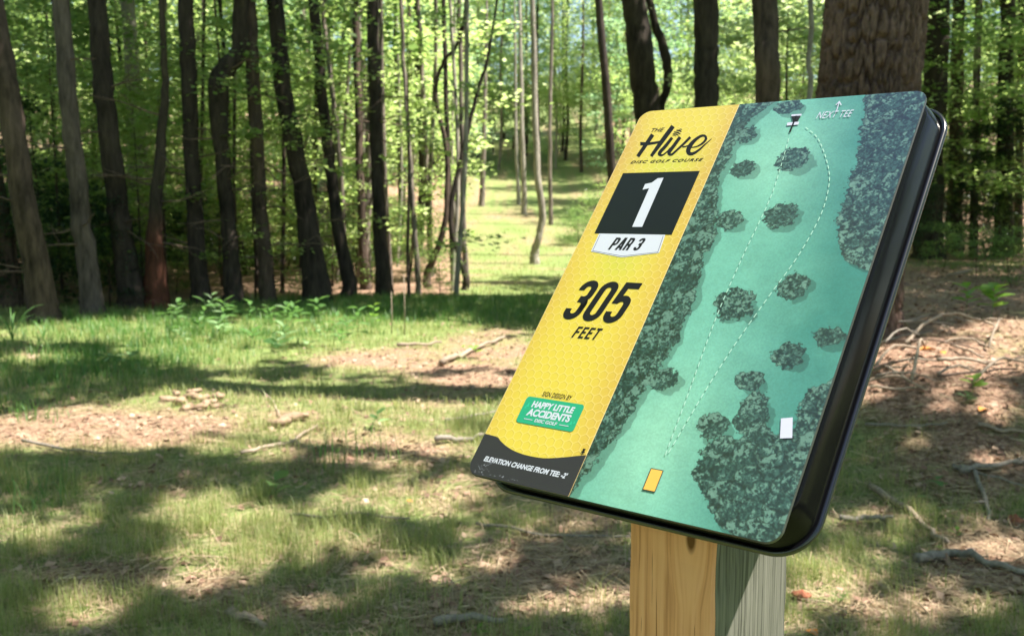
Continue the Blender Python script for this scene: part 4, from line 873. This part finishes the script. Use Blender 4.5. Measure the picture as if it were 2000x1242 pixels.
# ------------------------------------------------------------------ grass, litter
def grass_mesh(name, n, xr, yr, hgt, wid, mat, seed, thr=.3, mask=None, bend=.8):
    rg = np.random.default_rng(seed); y = yr[0] + (yr[1] - yr[0]) * rg.random(n); half = np.maximum(y * .56, 1.2); x = np.clip(rg.uniform(-1, 1, n) * half, xr[0], xr[1])
    tuft = fbm(x, y, .16, 2, seed + 3); g = grass_amount(x, y) if mask is None else mask(x, y); k = (rg.random(n) < np.clip((g - thr) * 1.5, 0, 1) * np.clip((tuft - .36) * 3.6, .03, 1)); x, y, tuft, g = x[k], y[k], tuft[k], g[k]; n = len(x)
    z = terrain(x, y) - .004; h = hgt * rg.uniform(.4, 1.2, n) * (.25 + tuft * 1.4); yaw = rg.random(n) * 6.283; lean = rg.uniform(.15, 1.0, n) * bend
    d = np.stack([np.cos(yaw), np.sin(yaw), np.zeros(n)], 1); s = np.stack([-np.sin(yaw), np.cos(yaw), np.zeros(n)], 1) * (wid * rg.uniform(.6, 1.3, n))[:, None] / 2
    b = np.stack([x, y, z], 1); up = np.array([0, 0, 1.]); m = b + up * (h * .55)[:, None] + d * (h * lean * .28)[:, None]; t = b + up * (h * (1 - lean * .35))[:, None] + d * (h * lean * .85)[:, None]
    V = np.stack([b - s, b + s, m + s * .8, m - s * .8, t], 1).reshape(-1, 3); i0 = np.arange(n) * 5
    F = np.concatenate([np.stack([i0, i0 + 1, i0 + 2, i0 + 3], 1), np.stack([i0 + 3, i0 + 2, i0 + 4, i0 + 4], 1)])
    me = bpy.data.meshes.new(name); nq = n; me.vertices.add(len(V)); me.vertices.foreach_set('co', V.astype(np.float32).ravel())
    li = np.concatenate([F[:n].ravel(), F[n:, :3].ravel()]).astype(np.int32); me.loops.add(len(li)); me.loops.foreach_set('vertex_index', li); me.polygons.add(2 * n)
    me.polygons.foreach_set('loop_start', np.concatenate([np.arange(n) * 4, n * 4 + np.arange(n) * 3]).astype(np.int32)); me.polygons.foreach_set('loop_total', np.concatenate([np.full(n, 4), np.full(n, 3)]).astype(np.int32)); me.update(calc_edges=True)
    me.materials.append(M[mat]); return me
tag(obj('near_grass', grass_mesh('near_grass', 190000, (-4, 4), (2.0, 6.5), .115, .0018, 'grass', 1)), 'fine pale grass of the near clearing', 'grass', None, 'stuff')
tag(obj('clearing_grass', grass_mesh('clearing_grass', 150000, (-10, 8), (6, 16.5), .09, .005, 'grass', 2)), 'yellow-green grass across the clearing', 'grass', None, 'stuff')
def lush(x, y):
    z = terrain(x, y); px, py = project(x, y, z)
    return blobs(px, py, [(800, 606, 330, 26, 1), (400, 640, 280, 30, .95), (120, 720, 220, 40, .7), (250, 690, 200, 40, .7), (1040, 600, 120, 22, 1), (60, 970, 100, 60, .32), (700, 900, 120, 60, .28), (560, 640, 200, 20, .6), (60, 800, 80, 30, .5)])
tag(obj('lush_grass', grass_mesh('lush_grass', 230000, (-10, 8), (2.4, 16.5), .15, .006, 'grass_green', 3, .2, lush, .95)), 'dark green taller grass along the tree line', 'grass', None, 'stuff')
def fairway(x, y): return grass_amount(x, y) * (y > 16)
tag(obj('fairway_grass', grass_mesh('fairway_grass', 90000, (-4, 7), (16, 45), .10, .014, 'grass', 4, .3, fairway)), 'sunlit mown grass on the fairway', 'grass', None, 'stuff')
def litter_mesh(n, seed):
    rg = np.random.default_rng(seed); y = 2.0 + 14 * rg.random(n) ** 1.5; x = rg.uniform(-1, 1, n) * np.maximum(y * .56, 1.2); g = grass_amount(x, y); k = rg.random(n) < np.clip(1.1 - g * 1.1, .06, 1); x, y = x[k], y[k]
    P = np.stack([x, y, terrain(x, y) + .006 + rg.random(len(x)) * .012], 1); V, F = leaf_quads(P, .046, rg, .5, .02); return mesh_np('leaf_litter', V, F, M['litter'], False)
tag(obj('leaf_litter', litter_mesh(24000, 5)), 'brown and pinkish dead leaves scattered over the clearing floor', 'leaf litter', None, 'stuff')
def needles(n, seed):                          # thin dead needles and straw
    rg = np.random.default_rng(seed); y = 2.0 + 7 * rg.random(n) ** 1.5; x = rg.uniform(-1, 1, n) * np.maximum(y * .56, 1.2); n = len(x); a = rg.random(n) * 6.283; L = rg.uniform(.03, .15, n); d = np.stack([np.cos(a), np.sin(a), rg.normal(0, .12, n)], 1) * L[:, None]; s = np.stack([-np.sin(a), np.cos(a), np.zeros(n)], 1) * .0011
    b = np.stack([x, y, terrain(x, y) + .008 + rg.random(n) * .015], 1); V = np.stack([b - s, b + s, b + d + s, b + d - s], 1).reshape(-1, 3); return mesh_np('dry_straw', V, np.arange(4 * n).reshape(n, 4), M['straw'], False)
tag(obj('dry_straw', needles(70000, 6)), 'thin dry straw and needles on the clearing floor', 'straw', None, 'stuff')

def twig_litter(n, seed):                      # countless finger-long twigs
    rg = np.random.default_rng(seed); y = 2.0 + 10 * rg.random(n) ** 1.4; x = rg.uniform(-1, 1, n) * np.maximum(y * .56, 1.2); k = rg.random(n) < np.clip(1.15 - grass_amount(x, y), .12, 1); x, y = x[k], y[k]; n = len(x)
    a = rg.random(n) * 6.283; L = rg.uniform(.05, .2, n); d = np.stack([np.cos(a), np.sin(a), rg.normal(0, .1, n)], 1); b = np.stack([x, y, terrain(x, y) + .012 + rg.random(n) * .015], 1); r = rg.uniform(.0015, .0042, n)[:, None]
    s = np.stack([-np.sin(a), np.cos(a), np.zeros(n)], 1); u = np.array([[0, 0, 1.]]); bend = s * rg.normal(0, .12, n)[:, None] * L[:, None]; R_ = []
    for t, q in ((0, 1.), (.5, .85), (1, .5)):
        c = b + d * (L * t)[:, None] + bend * (1 if t == .5 else 0); R_ += [c + s * r * q, c + u * r * q * 1.2, c - s * r * q]
    V = np.stack(R_, 1).reshape(-1, 3); i0 = np.arange(n)[:, None] * 9; Q = []
    for l in (0, 3):
        for p, q in ((0, 1), (1, 2), (2, 0)): Q.append(np.concatenate([i0 + l + p, i0 + l + q, i0 + l + 3 + q, i0 + l + 3 + p], 1))
    return mesh_np('twig_litter', V, np.concatenate(Q), M['straw'], False)
tag(obj('twig_litter', twig_litter(5200, 8)), 'broken finger-long twigs scattered over the clearing floor', 'twigs', None, 'stuff')

# ------------------------------------------------------------------ sticks, brush, chips, seedlings
def stick(px_pts, r, label, mat='twig_grey', lift=.0, forks=0, seed=0, name='fallen_stick', group=None, arch=0):
    P = np.array([at(*p) for p in px_pts]); P[:, 2] += r + lift; n = len(P)
    if arch: P[:, 2] += arch * np.sin(np.linspace(0, math.pi, n))
    root_loc = P[n // 2].copy(); rg = np.random.default_rng(seed + 50); Q = catmull(P, 4); Q[1:-1] += rg.normal(0, r * .35, (len(Q) - 2, 3)); mb = MB(); V, F = tube(Q - root_loc, np.linspace(r, r * .55, len(Q)) , 8, .08, seed); mb.add(V, F)
    for k in range(forks):
        i = int(len(Q) * (.3 + .5 * rg.random())); d = Q[min(i + 1, len(Q) - 1)] - Q[i - 1]; d /= np.linalg.norm(d); d = d + rg.normal(0, .55, 3) * np.array([1, 1, .5]); L = rg.uniform(.12, .3) * np.linalg.norm(Q[-1] - Q[0]); d[2] = abs(d[2]) * .3
        pts = np.array([Q[i], Q[i] + d * L * .5, Q[i] + d * L + rg.normal(0, .01, 3)]); V, F = tube(pts - root_loc, [r * .55, r * .45, r * .25], 6); mb.add(V, F)
    o = mb.build(name, M[mat], None, True, tuple(root_loc)); return tag(o, label, 'stick', group)
STK = [([(44, 867), (110, 880), (200, 890), (250, 893)], .011, 'long thin grey stick lying at the left in sunny litter', 'twig_grey', 0),
 ([(470, 892), (520, 880), (570, 868), (620, 838)], .013, 'pale stick slanting across the middle of the sunlit patch', 'twig', 1),
 ([(500, 762), (530, 785), (548, 822)], .008, 'thin curved twig beside the chip pile', 'twig', 0),
 ([(775, 680), (820, 679), (862, 674)], .022, 'short bleached stick near the lush grass edge', 'twig', 0),
 ([(862, 716), (900, 700), (940, 684), (985, 664)], .028, 'thick pale branch slanting on the reddish litter left of sign', 'twig', 1),
 ([(870, 826), (930, 818), (990, 806)], .012, 'stick poking out beside the lower left of sign', 'twig_grey', 0),
 ([(850, 868), (900, 866), (945, 858)], .02, 'grey weathered stick just below the sign left corner', 'twig_grey', 0),
 ([(570, 1012), (640, 1018), (690, 1008), (740, 1016), (800, 1020)], .008, 'thin bent grey twig across the middle foreground', 'twig_grey', 0),
 ([(930, 1030), (1000, 1038), (1060, 1052), (1230, 1056)], .009, 'long grey stick running behind the post', 'twig_grey', 0),
 ([(446, 1215), (490, 1226), (520, 1236)], .019, 'bleached chunk of branch at the bottom edge', 'twig', 0),
 ([(850, 1232), (900, 1224), (990, 1228)], .018, 'broken brown branch at the bottom edge left of post', 'twig_grey', 0),
 ([(1700, 960), (1760, 1000), (1810, 1040), (1850, 1070)], .018, 'straight pale stick slanting down right of the sign', 'twig', 0),
 ([(1790, 1104), (1850, 1092), (1910, 1108), (2010, 1136)], .022, 'curved grey branch at the right edge, lower corner', 'twig_grey', 0),
 ([(1860, 918), (1900, 932), (1925, 990), (1930, 1025)], .014, 'dark forked stick bending downward at the right', 'twig_grey', 1),
 ([(1875, 928), (1940, 918), (2005, 908)], .018, 'grey branch reaching the right edge above the forked stick', 'twig_grey', 1),
 ([(1890, 925), (1950, 940), (2005, 958)], .007, 'thin grey twig crossing beneath the grey branch', 'twig_grey', 0),
 ([(1640, 1022), (1700, 1022), (1745, 1020)], .016, 'short grey stick lying right of the post', 'twig_grey', 0),
 ([(1690, 835), (1780, 838), (1850, 832)], .010, 'thin stick on the shaded grass beside the tray', 'twig_grey', 0),
 ([(1910, 838), (1960, 848), (2005, 852)], .014, 'broad stick at right edge on sunny litter', 'twig', 0),
 ([(1700, 762), (1750, 766), (1800, 762)], .010, 'short stick at the foot of brush pile', 'twig', 0)]
for i, (p, r, lb, mt, fk) in enumerate(STK): stick(p, r, lb, mt, .012, fk, i)
BR = [([(1768, 682), (1800, 668), (1850, 650), (1900, 652), (1948, 648)], .013, 'long bare branch arching over the brush pile', .10), ([(1705, 725), (1735, 745), (1780, 762)], .011, 'pale branch leaning at the left of the brush pile', .05), ([(1708, 728), (1745, 708), (1790, 690)], .010, 'pale crossed branch at the left of the brush pile', .07),
 ([(1830, 716), (1880, 720), (1940, 726)], .014, 'pale stripped branch lying low on the brush pile', .02), ([(1780, 755), (1795, 720), (1808, 695)], .012, 'upright-leaning branch stub in the brush pile', .14), ([(1900, 760), (1950, 738), (2005, 722)], .012, 'branch rising to the right edge from brush pile', .08), ([(1930, 690), (1950, 670), (1960, 640)], .009, 'short twig standing up at the right of brush pile', .12), ([(1760, 640), (1830, 632), (1900, 640)], .010, 'thin branch at the back of the brush pile', .03),
 ([(1850, 545), (1920, 535), (2000, 548)], .014, 'fallen branch in the shade behind the brush pile', .02), ([(1830, 742), (1870, 735), (1915, 745)], .010, 'short broken stick in middle of the brush pile', .03)]
for i, (p, r, lb, ar) in enumerate(BR): stick(p, r, lb, 'twig', .03, 1 + i % 2, 40 + i, 'brush_branch', 'branches of the brush pile', ar)
for k in range(11):
    cx, cy = random.uniform(1730, 1985), random.uniform(612, 770); dx = random.uniform(30, 80); dy = random.uniform(-14, 14); stick([(cx - dx, cy - dy), (cx, cy + random.uniform(-4, 4)), (cx + dx, cy + dy)], random.uniform(.005, .010), 'thin bare twig tangled in the brush pile right of the sign', ('twig_grey', 'twig', 'dead_branch')[k % 3], random.uniform(.01, .08), k % 2, 80 + k, 'brush_twig', 'thin twigs of the brush pile', random.uniform(0, .06))
def chunk(px, py, L, r, mat, label, seed, name='wood_chip', group=None, dz=0, cat='wood chip'):
    rg = np.random.default_rng(seed); b = at(px, py); b[2] += r + dz; a = rg.uniform(-.5, .5) if rg.random() < .7 else rg.uniform(0, 3); d = np.array([math.cos(a), math.sin(a), rg.uniform(-.2, .3)]) * L / 2
    cv = np.array([-d[1], d[0], .6 * L]) * rg.uniform(-.5, .7); t = np.array([-1, -.9, -.45, 0, .45, .9, 1]); P = t[:, None] * d + np.outer(1 - t * t, cv) * .5
    V, F = tube(P, np.array([.5, .85, 1.0, 1.1, 1.0, .8, .45]) * r, 8, .42, seed); V[:, 2] *= .75; b[2] -= r * .35; return tag(obj(name, mesh_np(name, V, F, M[mat], True), None, tuple(b)), label, cat, group)
PILE = [(330, 782, .16, 0), (352, 790, .14, .0), (372, 786, .15, .03), (392, 784, .17, .02), (410, 788, .15, 0), (422, 796, .12, 0), (365, 800, .13, 0), (388, 800, .15, 0), (404, 800, .11, .03), (380, 778, .14, .05), (345, 778, .1, .02), (425, 786, .09, .02)]
for i, (x, y, L, dz) in enumerate(PILE): chunk(x, y, L * random.uniform(.7, 1.0), random.uniform(.024, .042), 'chip', 'pale curled piece of bark in the small pile on the sunny grass', 200 + i, 'bark_piece', 'bark pieces piled on the grass', dz, 'bark piece')
chunk(1565, 1175, .055, .022, 'red_chunk', 'reddish lump of rotten wood in grass right of post', 301, 'rotten_wood_chunk', None, .004, 'wood chunk'); chunk(1982, 1025, .06, .03, 'red_chunk', 'reddish brown lump at the right edge of the photo', 302, 'rotten_wood_chunk', None, 0, 'wood chunk')
chunk(545, 830, .16, .04, 'chip', 'pale bark slab right of the bark pile', 303, 'bark_slab', None, 0, 'bark piece'); chunk(575, 822, .2, .035, 'chip', 'longer pale bark slab right of the bark pile', 304, 'bark_slab', None, 0, 'bark piece')
def flat_leaf(px, py, s, mat, label, seed, dz=.015):
    rg = np.random.default_rng(seed); b = at(px, py); b[2] += dz; a = rg.uniform(0, 6.28); prof = [(0, 0), (.25, .28), (.5, .36), (.78, .22), (1, 0), (.78, -.22), (.5, -.36), (.25, -.28)]
    V = [np.array([math.cos(a) * x - math.sin(a) * y, math.sin(a) * x + math.cos(a) * y, .25 * abs(y) + .12 * math.sin(x * 3) + rg.uniform(0, .04)]) * s for x, y in prof] + [np.array([math.cos(a), math.sin(a), .12]) * s * .5]
    F = [[i, (i + 1) % 8, 8] for i in range(8)]; return tag(obj('fallen_leaf', mesh_np('fallen_leaf', V, F, M[mat], True), None, tuple(b)), label, 'leaf')
flat_leaf(1828, 700, .12, 'orange_leaf', 'orange leaf upper left on the sunny brush pile', 1, .05); flat_leaf(1845, 704, .09, 'orange_leaf', 'orange leaf beside its twin on the brush pile', 2, .04); flat_leaf(1912, 808, .09, 'orange_leaf', 'orange leaf lying below the brush pile', 3)
flat_leaf(790, 985, .05, 'orange_leaf', 'small orange leaf in shaded litter left of post', 4); flat_leaf(1575, 1238, .06, 'orange_leaf', 'orange leaf at bottom edge right of post', 5)

LEAFPROF = [(0, 0), (.12, .12), (.3, .25), (.5, .29), (.7, .22), (.88, .09), (1, 0)]
def leaf_geo(o, d, upv, L, wk=1.0, curl=.12):
    d = d / np.linalg.norm(d); s = np.cross(d, upv); s /= np.linalg.norm(s); n = np.cross(s, d); V = []; F = []
    for (x, y) in LEAFPROF:
        c = o + d * L * x - n * L * curl * x * x; V += [c + s * L * y * wk + n * L * y * .25, c, c - s * L * y * wk + n * L * y * .25]
    for i in range(len(LEAFPROF) - 1): F += [[i * 3, i * 3 + 1, i * 3 + 4, i * 3 + 3], [i * 3 + 1, i * 3 + 2, i * 3 + 5, i * 3 + 4]]
    return V, F
def seedling(px, py, hgt, nleaf, L, label, mat='leaf_fresh', seed=0, wk=1.0, spread=.8, name='seedling', stem='leaf_weed', cat='plant', whorl=False):
    rg = np.random.default_rng(seed + 900); b = at(px, py); root = empty(name, tuple(b), 0, label, cat)
    top = np.array([rg.normal(0, .12) * hgt, rg.normal(0, .12) * hgt, hgt]); st = catmull(np.array([[0, 0, -.01], top * .5 + rg.normal(0, .02, 3) * hgt, top]), 4); V, F = tube(st, np.linspace(max(.0016, hgt * .011), .001, len(st)), 6); obj('stem', mesh_np('stem', V, F, M[stem], True), root)
    for k in range(nleaf):
        t = 1 if whorl else (.35 + .65 * (k + 1) / nleaf); o = np.array([np.interp(t * (len(st) - 1), range(len(st)), st[:, j]) for j in range(3)]); a = k * 2.4 + rg.uniform(-.3, .3); d = np.array([math.cos(a), math.sin(a), rg.uniform(.0, .55) / spread]); V, F = leaf_geo(o, d, np.array([rg.normal(0, .2), rg.normal(0, .2), 1.]), L * rg.uniform(.7, 1.15), wk)
        obj('leaf', mesh_np('leaf', V, F, M[mat], True), root)
    return root
SEED = [(540, 985, .13, 4, .10, 'seedling with broad cool green leaves in the shaded middle foreground', 'leaf_cool', 1.3), (548, 705, .22, 7, .16, 'dark-leaved seedling at the middle of the clearing', 'leaf_cool', 1.2), (600, 690, .16, 5, .13, 'dark broad-leaved seedling right of the middle weeds', 'leaf_cool', 1.2),
 (700, 655, .40, 5, .24, 'bright seedling with long drooping leaves before the lush grass', 'leaf_weed', .6), (738, 650, .42, 6, .17, 'glowing yellow-green seedling before the lush grass', 'leaf_fresh', 1.0), (740, 840, .10, 4, .08, 'little seedling in the shade left of the sign', 'leaf_cool', 1.1),
 (480, 650, .45, 8, .20, 'tall weed with light tips left of the middle', 'leaf_weed', .7), (440, 668, .35, 8, .18, 'bushy weed in the left clearing', 'leaf_weed', .8), (385, 660, .35, 7, .18, 'leafy weed left of the bushy weed', 'leaf_weed', .8), (530, 652, .40, 8, .22, 'weed with spreading leaves right of the tall weed', 'leaf_weed', .7), (585, 645, .36, 8, .24, 'arching weed with narrow leaves near the tree line', 'leaf_weed', .5), (345, 640, .4, 7, .2, 'weed standing before the reddish trunk', 'leaf_weed', .7), (620, 668, .2, 5, .16, 'low weed left of the bright seedlings', 'leaf_cool', .9),
 (220, 725, .16, 7, .14, 'low rosette weed at the left of the clearing', 'leaf_cool', 1.1), (250, 720, .14, 6, .13, 'small round-leaved weed next to the low rosette', 'leaf_cool', 1.1), (930, 700, .12, 5, .1, 'bright seedling among reddish litter left of sign', 'leaf_fresh', 1), (905, 690, .1, 4, .09, 'tiny seedling left of its neighbour on reddish litter', 'leaf_fresh', 1),
 (1935, 628, .34, 13, .25, 'glowing leafy sprig over the brush pile at right', 'leaf_fresh', .9), (1885, 615, .30, 8, .24, 'bright leaf sprig left of the leafy sprig at right', 'leaf_fresh', .9), (1898, 770, .10, 5, .10, 'bright seedling below the brush pile', 'leaf_fresh', 1.0), (1890, 790, .06, 4, .07, 'pale seedling under the brush pile seedling', 'leaf_cool', 1.2), (1868, 1058, .05, 4, .042, 'fresh seedling by the curved branch at right', 'leaf_fresh', .9), (1838, 1080, .03, 3, .03, 'tiny seedling left of the curved branch', 'leaf_fresh', 1), (1835, 955, .05, 4, .07, 'glossy dark green plant right of the sign', 'leaf_weed', .9), (1808, 980, .03, 3, .04, 'small cool green leaf cluster by the straight stick', 'leaf_cool', 1.2),
 (935, 1246, .03, 4, .035, 'yellow-green leaves at bottom edge left of the post', 'leaf_fresh', .9), (1030, 1245, .03, 5, .032, 'fresh green leaves at bottom edge nearest the post', 'leaf_fresh', .8), (695, 1054, .03, 3, .035, 'small pale leaf cluster in the near grass', 'leaf_cool', 1.2), (1240, 560, .3, 6, .2, 'leafy plant on the fairway edge by the sign', 'leaf_fresh', .8)]
for i, (x, y, h, nl, L, lb, mt, wk) in enumerate(SEED): seedling(x, y, h * (.8 if y < 700 else 1), nl, L * (.66 if y < 700 else 1), lb, mt, i, wk)
for k in range(20):
    x, y = random.uniform(330, 690), random.uniform(622, 690); seedling(x, y, random.uniform(.16, .42), random.randint(5, 9), random.uniform(.12, .2), 'slender weed among the weeds between the tree line and the bark pile', ('leaf_weed', 'leaf_weed', 'leaf_cool')[k % 3], 300 + k, random.uniform(.35, .6), .7, 'weed')['group'] = 'weeds before the tree line'
# thin stalks and a clump of long arching blades
for i, (x, y, h, lb) in enumerate([(790, 655, .72, 'tall thin pale stalk rising from the lush grass'), (765, 652, .5, 'shorter thin stalk left of the tall pale stalk')]):
    b = at(x, y); V, F = tube(np.array([[0, 0, 0], [.005, 0, h * .5], [.0, .01, h]]), [.007, .006, .004], 6); o = tag(obj('dry_stalk', mesh_np('dry_stalk', V, F, M['twig'], True), None, tuple(b)), lb, 'stalk')
def clump(px, py, n, L, label, mat, seed, wd=.012):
    rg = np.random.default_rng(seed); b = at(px, py); root = empty('grass_clump', tuple(b), 0, label, 'grass clump')
    for k in range(n):
        a = rg.uniform(0, 6.28); l = L * rg.uniform(.6, 1.1); d = np.array([math.cos(a), math.sin(a)]); t = np.linspace(0, 1, 7); P = np.column_stack([d[0] * l * .6 * t ** 1.5, d[1] * l * .6 * t ** 1.5, l * (t - .55 * t ** 2.4)]); s = np.array([-d[1], d[0], 0]) * wd / 2; V = []; F = []
        for i, p in enumerate(P): w_ = (1 - t[i] ** 3); V += [p - s * w_, p + s * w_]
        for i in range(6): F.append([2 * i, 2 * i + 1, 2 * i + 3, 2 * i + 2])
        obj('blade', mesh_np('blade', V, F, M[mat], True), root)
clump(25, 668, 16, .75, 'clump of long arching grass blades at the left edge', 'leaf_weed', 1); clump(85, 665, 10, .5, 'smaller grass clump right of the arching clump', 'leaf_weed', 2, .01); clump(405, 1035, 26, .14, 'tuft of bright grass in the near sunny spot', 'grass', 3, .003); clump(455, 1060, 22, .11, 'shorter bright tuft right of its neighbour', 'grass', 4, .003); clump(1590, 1120, 26, .11, 'green grass tuft right beside the post', 'grass', 5, .003)
clump(1640, 1180, 20, .09, 'green tuft below the post-side tuft', 'grass_green', 6, .003)
